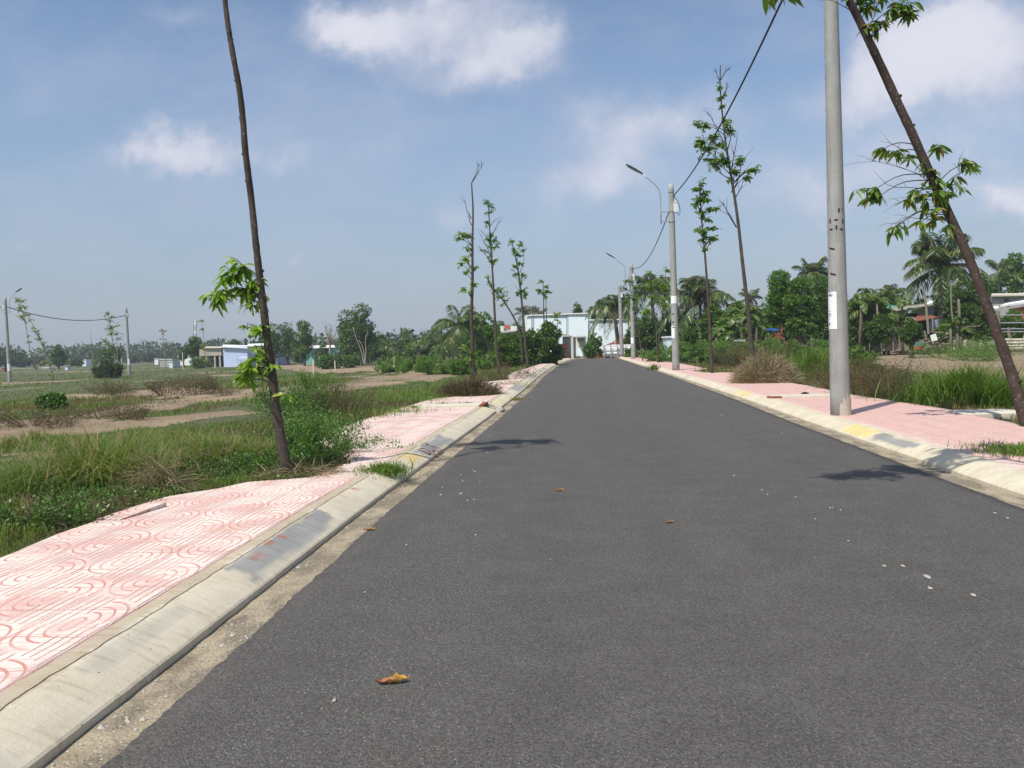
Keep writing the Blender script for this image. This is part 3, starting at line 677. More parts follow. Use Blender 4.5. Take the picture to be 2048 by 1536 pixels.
young_tree('young_tree', 'leaf tips of an overhanging tree at the top edge left of the near pole', 'tree', STREET, [(4.9, 3.6, .05), (4.5, 3.75, 1.4), (4.0, 4.0, 2.5), (3.0, 4.8, 4.3), (2.3, 5.9, 5.1)], [.08, .07, .06, .045, .03],
    [(1545, -6, 10, 8, 6.8), (1562, -4, 9, 7, 6.8)], [], leaf=.15, mat='mottled', fine=True, Y=6.8, seed=6, world=True,
    big=[(1.25, 5.85, 5.3, .5, 260), (.85, 5.7, 5.25, .42, 180), (1.7, 6.15, 5.45, .45, 200), (2.1, 6.4, 5.5, .42, 160), (.5, 5.6, 5.2, .3, 80), (2.5, 6.75, 5.6, .38, 110)])
def yt(label, base, pts, r0, r1, clusters, twigs=(), leaf=.15, mat='youngdark', seed=1, stems=(), z=.1, Yv=None, name='young_tree', group=STREET, bark='bark', knots=8):
    Yb = float(G(base[0], base[1], z)[1]) if Yv is None else Yv
    return young_tree(name, label, 'tree', group, [base]+list(pts), [r0, (r0+r1)*.52, r1], clusters, twigs, leaf, mat, bark, Y=Yb, seed=seed, stems=stems, knots=knots)
def col_cl(x0, y0, x1, y1, n, rr, nl, seed, jit=8):
    rg = np.random.default_rng(seed)
    return [(x0+(x1-x0)*t+rg.normal()*jit, y0+(y1-y0)*t+rg.normal()*jit*.6, rr*rg.uniform(.7, 1.2), int(nl*rg.uniform(.6, 1.3))) for t in np.linspace(0, 1, n)]
yt('slim tree on the left pavement with bare forked twigs at its very top', (947, 760), [(945, 700), (943, 640), (945, 560), (945, 480), (946, 420), (943, 365)], .085, .025,
   [(925, 470, 13, 50), (915, 477, 9, 26), (940, 472, 10, 30), (930, 520, 14, 50), (922, 528, 9, 26), (936, 500, 11, 36), (950, 535, 10, 28), (930, 545, 9, 26), (928, 578, 10, 26), (948, 570, 10, 30), (938, 585, 7, 14), (930, 695, 13, 30), (943, 705, 12, 36), (920, 710, 9, 18), (938, 718, 8, 16), (945, 682, 6, 12)],
   [[(944, 365), (955, 348), (962, 335), (968, 323)], [(944, 364), (953, 345), (957, 330), (953, 332)], [(943, 437), (934, 422), (930, 405), (924, 398)], [(943, 450), (938, 435), (940, 425)]], leaf=.17, mat='young', seed=11)
yt('second slim tree on the left pavement, narrow leafy column above a thin dark stem', (999, 748), [(993, 690), (989, 620), (986, 560), (982, 500), (979, 450), (977, 410)], .075, .02,
   [(980, 410, 10, 36), (975, 405, 8, 22), (978, 425, 9, 32), (975, 445, 9, 30), (984, 470, 10, 34), (976, 480, 9, 30), (990, 480, 9, 26), (972, 500, 8, 18), (983, 495, 11, 44), (996, 490, 8, 20), (978, 515, 8, 20), (985, 525, 10, 32), (992, 520, 7, 18)],
   [[(980, 525), (970, 508), (962, 500), (956, 492)], [(981, 510), (972, 490), (965, 478), (962, 470)], [(980, 480), (988, 462), (996, 450), (999, 440)], [(979, 455), (990, 440), (997, 436)], [(981, 490), (970, 470), (963, 462)]], leaf=.17, seed=12)
yt('third slim tree on the left pavement, in front of the big dark bush', (1056, 736), [(1050, 680), (1045, 620), (1041, 580), (1036, 540), (1030, 510), (1024, 485)], .09, .025,
   [(1022, 483, 8, 30), (1030, 500, 9, 34), (1043, 490, 9, 40), (1046, 500, 7, 24), (1036, 510, 10, 40), (1028, 532, 8, 26), (1040, 528, 9, 34), (1032, 548, 9, 30), (1048, 550, 8, 28), (1043, 562, 9, 30), (1036, 588, 9, 36), (1050, 590, 8, 30), (1046, 583, 9, 30)],
   [[(1042, 570), (1034, 558), (1028, 552)], [(1040, 545), (1048, 520), (1045, 500), (1047, 486)], [(1044, 590), (1035, 578), (1031, 572)]], leaf=.22, seed=13)
yt('slanting thin tree growing leftwards out of the big dark bush', (1045, 720), [(1040, 670), (1033, 646), (1022, 625), (1010, 606), (1000, 592), (985, 578), (975, 562)], .075, .03,
   [(975, 555, 8, 26), (982, 568, 8, 30), (990, 580, 9, 36), (1000, 582, 10, 40), (1008, 592, 8, 30), (996, 594, 8, 28), (1005, 608, 7, 20), (1012, 600, 6, 16)], [], leaf=.22, seed=14, Yv=52, z=.0)
yt('small two-stemmed sapling standing up behind the big dark bush', (1092, 722), [(1090, 680), (1088, 640), (1087, 600), (1086, 565)], .07, .02,
   [(1086, 563, 7, 22), (1090, 572, 7, 24), (1080, 580, 8, 28), (1095, 582, 8, 28), (1088, 588, 9, 34), (1076, 580, 6, 18), (1092, 594, 6, 16)], [], leaf=.26, seed=15, Yv=62,
   stems=[([(1098, 722, 62), (1094, 650, 62), (1092, 610, 62), (1092, 580, 62)], .055, .02)])
yt('tiny yellowing sapling in front of the white end of the far wall', (1116, 722), [(1114, 690), (1114, 660), (1116, 632)], .05, .015,
   [(1108, 628, 7, 22), (1118, 627, 8, 26), (1110, 640, 6, 14), (1120, 645, 5, 10), (1104, 632, 5, 12), (1118, 660, 4, 6)], [], leaf=.25, mat='yellow', seed=16, Yv=64)
yt('tall slim tree rising out of the big dry straw heap', (1511, 762), [(1508, 720), (1502, 680), (1496, 620), (1489, 560), (1485, 525), (1478, 460), (1470, 400), (1462, 350), (1452, 290), (1444, 220), (1440, 160), (1441, 130)], .075, .016,
   [(1440, 175, 7, 22), (1442, 195, 9, 32), (1444, 212, 7, 22), (1392, 250, 9, 30), (1408, 252, 11, 40), (1400, 285, 14, 70), (1412, 300, 14, 70), (1395, 290, 9, 30), (1425, 275, 13, 60), (1440, 290, 13, 60), (1452, 250, 10, 40), (1462, 262, 10, 40), (1450, 240, 8, 24), (1440, 320, 15, 80), (1428, 330, 12, 50), (1455, 325, 13, 60), (1478, 325, 9, 34), (1482, 318, 8, 30), (1500, 340, 10, 44), (1512, 338, 8, 26), (1492, 355, 10, 40), (1470, 345, 12, 50), (1458, 360, 8, 24), (1418, 318, 9, 30)],
   [[(1473, 455), (1455, 425), (1448, 410), (1436, 398)], [(1473, 455), (1460, 430), (1450, 415), (1446, 400)], [(1468, 400), (1482, 375), (1486, 360)], [(1463, 385), (1476, 360), (1482, 330), (1484, 315)], [(1450, 290), (1430, 250), (1422, 235), (1415, 225)], [(1462, 345), (1468, 310), (1472, 290), (1475, 265)], [(1464, 360), (1440, 345), (1432, 330), (1425, 325)], [(1441, 160), (1450, 145), (1455, 140), (1462, 138)], [(1441, 165), (1434, 150), (1432, 142)], [(1442, 200), (1452, 180), (1455, 165)], [(1455, 300), (1462, 270), (1460, 250)]], leaf=.16, seed=17)
yt('slim tree right behind the nearest lamp post, bushy upper half on a thin stem', (1424, 742), [(1421, 690), (1418, 620), (1413, 550), (1409, 500), (1405, 460), (1402, 420), (1400, 370)], .07, .018,
   [(1402, 368, 8, 26), (1395, 378, 8, 24), (1410, 385, 10, 36), (1402, 400, 12, 46), (1392, 408, 8, 22), (1415, 398, 9, 30), (1405, 425, 12, 46), (1420, 418, 9, 30), (1434, 420, 6, 16), (1412, 440, 9, 30), (1408, 465, 12, 44), (1424, 455, 8, 26), (1395, 462, 7, 18), (1403, 480, 9, 30), (1425, 478, 9, 34), (1432, 476, 6, 16), (1408, 498, 7, 18)],
   [[(1409, 505), (1418, 490), (1421, 478)], [(1410, 500), (1402, 492), (1400, 486)]], leaf=.22, seed=18, Yv=33)
yt('slender sapling with tall yellow-green leaves left of the second pole', (1316, 724), [(1314, 690), (1312, 650), (1308, 620), (1303, 590), (1302, 550)], .055, .02,
   col_cl(1300, 545, 1298, 630, 8, 10, 30, 2, 6)+col_cl(1330, 545, 1328, 610, 8, 9, 34, 3, 4)+[(1290, 625, 10, 30), (1310, 600, 10, 30)], [], leaf=.26, mat='young', seed=19, Yv=52,
   stems=[([(1316, 700, 52), (1322, 650, 52), (1328, 600, 52), (1331, 545, 52)], .04, .015)])
yt('sapling with a loose leafy top crossing the third pole', (1286, 722), [(1281, 690), (1275, 650), (1270, 620), (1264, 590), (1258, 565)], .05, .02,
   [(1252, 562, 7, 20), (1262, 562, 8, 26), (1272, 572, 9, 30), (1248, 578, 8, 24), (1258, 592, 10, 34), (1270, 598, 9, 30), (1252, 605, 9, 28), (1266, 618, 8, 20), (1275, 588, 7, 18)], [], leaf=.28, mat='mid', seed=20, Yv=58)
FIELD = 'saplings out in the left field'
def ft(label, base, pts, r0, cl, mat='yellow', seed=1, Yv=86, stems=(), leaf=.3):
    return young_tree('sapling', label, 'sapling', FIELD, [base]+list(pts), [r0, r0*.5], cl, (), leaf, mat, 'bark_pale', Y=Yv, seed=seed, knots=0, stems=stems)
ft('leftmost leaning sapling by the far left pole, yellow-green tufts up its stem', (76, 763), [(70, 730), (60, 700), (55, 672), (51, 648), (45, 625), (38, 600)], .06, [(36, 600, 8, 40), (44, 603, 7, 30), (40, 615, 9, 44), (50, 613, 7, 30), (46, 632, 9, 44), (54, 630, 7, 30), (48, 640, 7, 20), (54, 672, 5, 14), (57, 684, 6, 20), (62, 707, 5, 14), (67, 730, 6, 20), (70, 735, 4, 10)], seed=31, Yv=88)
ft('right one of the two leaning saplings by the far left pole', (108, 760), [(104, 742), (96, 722), (88, 698), (78, 672), (66, 650), (50, 620)], .06, [(66, 655, 6, 18), (72, 664, 7, 26), (78, 680, 8, 34), (86, 690, 8, 34), (88, 702, 6, 22), (92, 722, 7, 26), (97, 732, 7, 28), (101, 748, 6, 20), (58, 640, 6, 18), (75, 672, 7, 22)], seed=32, Yv=90)
ft('greener sapling with a pale double stem left of the far bare pole', (233, 752), [(231, 720), (226, 690), (222, 660), (216, 628)], .07, [(216, 628, 9, 40), (222, 634, 7, 22), (216, 642, 7, 24), (218, 656, 9, 40), (226, 655, 8, 30), (236, 652, 7, 30), (222, 668, 9, 40), (234, 668, 8, 36), (208, 684, 10, 44), (216, 690, 9, 36), (224, 690, 8, 30), (238, 678, 6, 20), (214, 700, 7, 24), (228, 700, 7, 20)], mat='youngdark', seed=33, Yv=96, stems=[([(236, 752, 96), (235, 720, 96), (234, 690, 96), (235, 660, 96)], .06, .02)])
ft('short yellow sapling in the brush left of the far bare pole', (189, 745), [(189, 730), (189, 712)], .05, [(188, 712, 4, 20), (190, 722, 5, 30), (189, 730, 5, 34), (189, 738, 4, 20)], seed=34, Yv=100)
ft('thin sapling with rusty orange leaves standing alone in the field', (332, 742), [(330, 715), (327, 690), (325, 662)], .05, [(322, 660, 6, 16), (330, 663, 5, 12), (326, 668, 5, 12), (320, 678, 4, 8), (332, 679, 4, 8), (328, 688, 3, 6), (322, 701, 3, 6)], mat='orange', seed=35, Yv=104, leaf=.32)
ft('thin sapling with yellowish tufts in front of the round tree and old shed', (413, 744), [(411, 715), (408, 685), (405, 655), (403, 640)], .05, [(403, 641, 5, 22), (406, 659, 5, 20), (404, 691, 5, 22), (408, 700, 6, 26), (412, 712, 4, 14), (410, 722, 6, 26)], seed=36, Yv=100)

def blob_tree(name, label, cat, group, px, Z, top, hw, mat='dark', n=3000, leaf=.3, bot=None, lumps=16, trunk=.16, seed=1, dens=1.6, low=False, bark='bark', zbase=None, flat=1., stem=True, xoff=0., shape=0., limbs=()):
    """broadleaf crown of leaf clumps on uneven lumps; px: column, Z: distance, top: top pixel row, hw: half width in pixels, bot: bottom row of the crown"""
    rg = np.random.default_rng(seed); lumps = int(lumps*2.2); n = int(n*dens); leaf = leaf*.8
    g = PY(px, 700, Z); gz = float(zt(g[0], g[1])) if zbase is None else zbase; base = np.array([g[0], g[1], gz])
    ztop = PY(px, top, Z)[2]; zb = gz+.15 if bot is None else PY(px, bot, Z)[2]; zb = max(zb, gz+.1)
    W = hw*Z/F_PX; c = np.array([g[0]+xoff, g[1], (ztop+zb)/2]); Hh = (ztop-zb)/2
    T = thing(name, label, cat, base, group)
    lc = []; lr = []
    for k in range(lumps):
        while True:
            q = rg.uniform(-1, 1, 3)
            if np.sum(q*q) <= 1: break
        q = q*(.45 if k < lumps//3 else .80)/max(np.linalg.norm(q), .35)*max(np.linalg.norm(q), .6); 
        if shape: q[:2] *= (1-shape*(q[2]+.6)*.5)
        r_ = rg.uniform(.15, .34)*(W+Hh)*.5*(1.25 if k < lumps//3 else 1)
        lc.append(c+q*[max(W-r_*.6, W*.3), max(W*.8-r_*.6, W*.3), max(Hh-r_*.7, Hh*.2)]/.78); lr.append(r_)
    lc.append(c+[W*.05, 0, Hh-.3*Hh]); lr.append(.3*Hh)
    lc = np.array(lc); lr = np.array(lr)
    if low:
        lo_ = rg.random(len(lc)) < .55; lc[lo_, 2] = gz+(lc[lo_, 2]-gz)*.45; lc[lo_, 0] = c[0]+(lc[lo_, 0]-c[0])*.95
    wgt = lr**2/np.sum(lr**2); L = rg.choice(len(lc), n, p=wgt)
    d = norm(rg.normal(size=(n, 3))); rad_ = rg.uniform(.25, 1., n)**.4*(1+rg.normal(size=n)*.08)
    C = lc[L]+d*[1, 1, .8*flat]*(lr[L]*rad_)[:, None]
    keep = vnoise(C[:, 0]*2.2/ max(.6, W*.3)+C[:, 1], C[:, 2]*2.2/max(.6, W*.3), seed) > .30
    C = C[keep]; d = d[keep]; m_ = len(C); C[:, 2] = np.clip(C[:, 2], gz+.02, None)
    D = norm(d+rg.normal(size=(m_, 3))*.7+[0, 0, -.3]); l = leaf*rg.uniform(.6, 1.35, m_)
    if stem:
        tb = MB(); th = max(gz+.3, c[2]); lean = rg.normal(size=2)*.12*W
        tb.tube(spline([base-[0, 0, .1], base+[lean[0]*.3, lean[1]*.3, (th-gz)*.5], [c[0]+lean[0]*.5, c[1]+lean[1]*.5, th]], 8), np.linspace(trunk, trunk*.55, 8), 8)
        for k in range(min(7, lumps)):
            q = lc[k]; s0 = np.array([base[0], base[1], gz+(c[2]-gz)*rg.uniform(.35, .8)]); tb.tube(spline([s0, (s0+q)/2+[0, 0, -.05*W], q], 6), np.linspace(trunk*.45, trunk*.15, 6), 5)
        for lm in limbs: tb.tube(spline([PY(a, b_, Z-W*.8) for a, b_ in lm], 8), np.linspace(trunk*.5, trunk*.2, 8), 6)
        tb.obj('trunk', MATS[bark], T, smooth=True)
    V, Fs = g_leaves(C, D, l, l*.6, rg); mesh('crown', V, Fs, MATS[mat], T)
    return T
FAR = 'trees beyond the left field'
B = [  # px, Z, top, hw, bot, mat, n, leaf, label, opts
 (12, 250, 697, 48, 738, 'grey_green', 1800, 1.0, 'hazy spreading wood edge at the far left border of the view'),
 (48, 270, 712, 22, 738, 'grey_green', 900, .9, 'low hazy tree just right of the far left wood edge'),
 (80, 300, 712, 12, 738, 'grey_green', 600, .9, 'small faint tree between the two leaning saplings far off'),
 (116, 190, 689, 21, 734, 'dark', 2600, .5, 'dark dome shaped tree behind the two leaning saplings'),
 (152, 230, 714, 16, 738, 'dark', 1200, .6, 'low dark tree right of the dark dome shaped tree'),
 (178, 260, 718, 14, 738, 'grey_green', 800, .7, 'low hazy tree left of the short yellow sapling'),
 (222, 150, 692, 30, 722, 'dark', 2200, .45, 'spreading umbrella tree behind the pale double stemmed sapling'),
 (268, 300, 709, 18, 736, 'grey_green', 900, .8, 'hazy tree right of the far bare pole'),
 (298, 310, 706, 17, 736, 'grey_green', 900, .8, 'hazy tree behind the rusty orange sapling'),
 (325, 320, 708, 14, 736, 'grey_green', 800, .8, 'faint low tree right behind the rusty orange sapling'),
 (352, 300, 712, 16, 736, 'grey_green', 800, .8, 'faint low tree left of the round dark tree'),
 (386, 165, 671, 25, 722, 'dark', 3600, .42, 'round dark tree beside the old stained shed'),
 (366, 168, 694, 12, 725, 'dark', 1200, .4, 'smaller dark tree at the left foot of the round dark tree'),
 (470, 200, 678, 16, 700, 'dark', 900, .5, 'low tree top showing above the pale blue house roof'),
 (548, 150, 644, 15, 726, 'dark', 2400, .42, 'narrow dark tree left of a group of three, right behind the near trunk'),
 (574, 150, 643, 19, 726, 'dark', 3000, .42, 'middle dark tree of the group of three right of the pale blue house'),
 (608, 135, 640, 25, 722, 'mid', 3600, .38, 'lighter green tree, rightmost of the group of three by the pale blue house'),
 (640, 170, 690, 16, 722, 'dark', 1000, .45, 'low dark tree in front of the teal roofs'),
 (694, 128, 616, 19, 728, 'dark', 3200, .38, 'tall dark tree forming the left shoulder of the big tree'),
 (724, 124, 604, 36, 728, 'dark', 6500, .40, 'big dark rounded tree, highest in the left background'),
 (758, 135, 660, 24, 722, 'dark', 2400, .4, 'dark tree leaning out from the right foot of the big rounded tree'),
 (785, 190, 676, 18, 720, 'grey_green', 1300, .55, 'hazy grey green tree right of the big rounded tree'),
 (811, 180, 655, 12, 715, 'mid', 1300, .45, 'small upright tree rising over the far hedge line'),
 (838, 150, 676, 26, 720, 'dark', 2400, .45, 'dark bushy tree left of the drooping coconut palm'),
 (868, 160, 668, 20, 720, 'dark', 2000, .45, 'dark tree directly behind the drooping coconut palm'),
]
for k, (px, Z, top, hw, bot, mt, n, lf, lb) in enumerate(B):
    fl = .55 if 'umbrella' in lb else 1
    lm = ([(729, 735), (722, 700), (712, 675), (706, 655)], [(729, 735), (732, 700), (731, 680), (735, 665)], [(729, 735), (728, 705), (724, 690), (718, 680)]) if 'highest' in lb else ()
    blob_tree('broadleaf_tree', lb, 'tree', FAR, px, Z, top, hw, mt, int(n*1.25), lf, bot, 18, .22, 100+k, flat=fl, limbs=lm, bark='bark_pale' if lm else 'bark')
RG = 'trees behind the road end and the right field'
B2 = [
 (968, 84, 623, 34, 715, 'bright', 6000, .34, 'bright green mango-like tree behind the left pavement trees'),
 (940, 92, 642, 18, 715, 'bright', 2200, .32, 'smaller bright green tree at the left of the mango-like tree'),
 (1002, 110, 640, 16, 700, 'dark', 1600, .36, 'dark tree behind the orange brick chimney'),
 (1062, 128, 636, 18, 700, 'dark', 1800, .4, 'dark tree over the left end of the far pale wall'),
 (1035, 120, 640, 14, 700, 'mid', 1400, .36, 'mid green tree between the chimney and the far pale wall'),
 (1158, 135, 603, 10, 640, 'mid', 900, .4, 'small round tree top poking over the middle of the far pale wall'),
 (1186, 130, 614, 16, 650, 'dark', 1200, .4, 'low tree top over the far pale wall beside the palm'),
 (1262, 96, 590, 26, 700, 'dark', 2600, .36, 'dark tree behind the third and fourth poles'),
 (1300, 80, 622, 34, 712, 'dark', 5000, .32, 'wide dark tree between the third pole and the second pole'),
 (1262, 84, 655, 20, 712, 'dark', 2600, .3, 'low dark tree behind the stacked white panels'),
 (1345, 84, 610, 28, 700, 'dark', 3400, .32, 'dark tree right behind the second pole'),
 (1378, 76, 640, 22, 700, 'mid', 2600, .3, 'mid green tree right of the second pole at the palm foot'),
 (1440, 80, 636, 30, 700, 'dark', 3400, .32, 'dark tree between the dry fronded palm and the banana grove'),
 (1500, 70, 650, 30, 700, 'dark', 3000, .3, 'low dark tree behind the leaning stem on the right'),
 (1560, 60, 536, 34, 690, 'bright', 6500, .26, 'tall feathery bamboo-like tree, left crown of the bright clump'),
 (1600, 58, 552, 36, 690, 'mid', 6500, .26, 'right crown of the feathery bright clump left of the near pole'),
 (1640, 62, 545, 26, 690, 'mid', 3600, .26, 'green tree partly behind the near concrete pole'),
 (1722, 60, 585, 32, 700, 'dark', 4000, .26, 'dark tree just right of the near concrete pole'),
 (1758, 56, 625, 30, 700, 'dark', 3200, .24, 'low dark tree at the left of the old shack'),
 (1822, 50, 641, 22, 690, 'dark', 3400, .2, 'leafy dark bushy tree in front of the rusty shack roof'),
 (1925, 62, 560, 34, 690, 'dark', 5600, .26, 'dense dark tree right of the palm behind the bamboo pole'),
 (1890, 58, 640, 20, 690, 'mid', 2600, .22, 'mid green creeper mass on the bamboo poles'),
 (1962, 62, 545, 18, 620, 'mid', 1800, .26, 'yellowish green tree top left of the leaning trunk'),
 (2028, 105, 505, 32, 600, 'mid', 4600, .42, 'tall tree against the sky at the right border'),
 (1990, 110, 548, 18, 610, 'dark', 1600, .42, 'lower dark tree left of the tall tree at the right border'),
 (1970, 58, 612, 26, 690, 'dark', 3600, .22, 'dark hedge-like tree behind the leaning trunk'),
 (2025, 57, 618, 34, 690, 'mid', 4600, .22, 'vine covered hedge tree behind the rail fence'),
 (1700, 70, 630, 26, 700, 'dark', 2800, .28, 'dark tree seen right behind the near pole'),
]
for k, (px, Z, top, hw, bot, mt, n, lf, lb) in enumerate(B2):
    blob_tree('broadleaf_tree', lb, 'tree', RG, px, Z, top, hw, mt, int(n*(2.2 if Z < 66 else 1.3)), lf*(.72 if Z < 66 else .9), bot, 20, .16, 200+k)
FILL = [(1235, 112, 606, 30, 'dark'), (1290, 92, 632, 32, 'dark'), (1330, 96, 632, 30, 'mid'), (1372, 92, 628, 30, 'dark'), (1415, 84, 612, 34, 'dark'), (1455, 80, 622, 34, 'mid'), (1500, 78, 612, 34, 'dark'), (1540, 74, 606, 34, 'mid'), (1585, 82, 620, 34, 'dark'), (1640, 84, 618, 34, 'dark'), (1690, 74, 600, 38, 'mid'), (1735, 70, 592, 36, 'dark'), (1785, 74, 590, 34, 'dark'), (1860, 72, 588, 34, 'dark'), (1900, 70, 568, 34, 'dark'), (1945, 76, 590, 26, 'mid'), (1430, 66, 606, 26, 'mid'), (1475, 66, 602, 26, 'mid')]
ORD = ['first', 'second', 'third', 'fourth', 'fifth', 'sixth', 'seventh', 'eighth', 'ninth', 'tenth', 'eleventh', 'twelfth', 'thirteenth', 'fourteenth', 'fifteenth', 'sixteenth', 'seventeenth', 'eighteenth']
for k, (px, Z, top, hw, mt) in enumerate(FILL): blob_tree('broadleaf_tree', ('dense tree of the back row behind the right field, %s from the road end' % ORD[k]) if k < 16 else ['lighter green tree between the brown topped palm and the banana grove', 'lighter green tree just left of the leaning stem over the banana grove'][k-16], 'tree', 'back row of trees behind the right field', px, Z, top, hw, mt, 4200, .34, 706, 20, .16, 900+k)
FILL2 = [(560, 165, 690, 18, 'dark'), (600, 160, 694, 20, 'mid'), (645, 150, 688, 20, 'dark'), (690, 140, 684, 22, 'dark'), (735, 140, 682, 24, 'dark'), (775, 135, 680, 22, 'mid'), (812, 130, 678, 24, 'dark'), (850, 125, 672, 24, 'dark'), (888, 122, 668, 24, 'mid'), (925, 118, 664, 24, 'dark'), (960, 112, 660, 24, 'dark'), (1000, 112, 652, 24, 'mid')]
for k, (px, Z, top, hw, mt) in enumerate(FILL2): blob_tree('broadleaf_tree', 'low tree of the back row behind the left field, %s from the pale blue house' % ORD[k], 'tree', 'back row of trees behind the left field', px, Z, top, hw, mt, 2600, .42, 728, 18, .16, 940+k)
# the far wood that reads as one mass
rg = np.random.default_rng(61); n = 26000; C = []
for k in range(150):
    px = rg.uniform(-60, 1150) if k < 110 else rg.uniform(1150, 2150); Z = rg.uniform(330, 420) if px < 500 else rg.uniform(200, 300); g = PY(px, 700, Z); hh = rg.uniform(5, 10)*(1 if px < 500 else .8); wdt = rg.uniform(5, 10); m_ = n//150
    q = norm(rg.normal(size=(m_, 3)))*rg.uniform(.5, 1, (m_, 1))**.5; C.append(np.array([g[0], g[1], -.9+hh*.5])+q*[wdt, wdt*.5, hh*.5])
C = np.vstack(C); V, Fs = g_leaves(C, norm(rg.normal(size=C.shape)), rg.uniform(1., 2., len(C)), rg.uniform(.7, 1.3, len(C)), rg)
tag(mesh('far_wood', V, Fs, MATS['grey_green']), kind='stuff')
# bushes
BS = [
 (1066, 58, 643, 68, None, 'dark', 15000, .27, 'big dark green spreading bush at the far left kerb'),
 (1012, 53, 664, 36, None, 'mid', 5600, .24, 'left shoulder of dark bush behind the slim trees'),
 (1188, 82, 666, 17, None, 'mid', 3400, .26, 'round bush in front of the pale wall beside the white panels'),
 (1178, 79, 684, 14, None, 'mid', 1200, .24, 'small ragged bush at the left foot of the round bush'),
 (1262, 74, 690, 14, None, 'mid', 1100, .24, 'small bush between the stacked white panels and third pole'),
 (118, 60, 728, 1, None, 'mid', 2, .1, ''),
 (100, 27, 785, 36, None, 'weed', 2600, .12, 'bright leafy weed bush out in the left field'),
 (205, 92, 716, 26, None, 'grey_green', 2200, .3, 'greyish brush around the short yellow sapling'),
 (225, 90, 722, 22, None, 'grey_green', 1600, .3, 'brushwood at the foot of the pale double stemmed sapling'),
 (660, 105, 707, 34, None, 'dark', 2200, .3, 'low hedge bush below the teal roofs'),
 (700, 108, 703, 26, None, 'mid', 1600, .3, 'low hedge bush at the foot of the big rounded tree'),
 (790, 105, 697, 24, None, 'mid', 1800, .3, 'hedge bush right of the big rounded tree'),
 (835, 100, 693, 26, None, 'dark', 2200, .3, 'hedge bush with banana leaves left of the drooping palm'),
 (395, 140, 712, 30, None, 'dark', 1500, .3, 'low bush in front of the old stained shed'),
]
for k, (px, Z, top, hw, bot, mt, n, lf, lb) in enumerate(BS):
    if lb: blob_tree('bush', lb, 'bush', 'bushes in the fields and at the road end', px, Z, top, hw, mt, int(n*1.5), lf, bot, 26, .05, 300+k, stem=n > 2000, low=True)
# feathery mounds
FM = [(780, 55, 717, 36), (830, 50, 707, 52), (880, 46, 704, 56), (925, 42, 712, 44), (962, 50, 708, 34),
      (1318, 55, 686, 42), (1362, 52, 679, 48), (1402, 50, 678, 44), (1445, 46, 675, 50), (1490, 42, 674, 52), (1535, 38, 675, 54), (1580, 34, 675, 56), (1625, 31, 676, 60), (1670, 29, 684, 58), (1715, 27, 688, 56), (1345, 70, 678, 34), (1470, 60, 668, 52), (1550, 52, 668, 60), (1640, 46, 672, 66)]
words = ['leftmost', 'second', 'third', 'fourth', 'fifth', 'sixth', 'seventh', 'eighth', 'ninth', 'tenth', 'eleventh', 'twelfth', 'thirteenth', 'fourteenth']
for k, (px, Z, top, hw) in enumerate(FM):
    if k < 5: lb = 'feathery green mound, %s along the left verge before the palm' % words[k]
    elif k < 15: lb = 'feathery green mound, %s counting from the road end along the right verge' % words[k-5]
    else: lb = 'feathery mound in the back row, %s behind the right verge' % words[k-15]
    blob_tree('feathery_shrub', lb, 'shrub', 'feathery shrubs', px, Z, top, hw, 'feather', int(7500*(1.4 if Z < 35 else 1)), .07 if Z < 35 else .105, None, 14, .03, 400+k, stem=False, low=True)

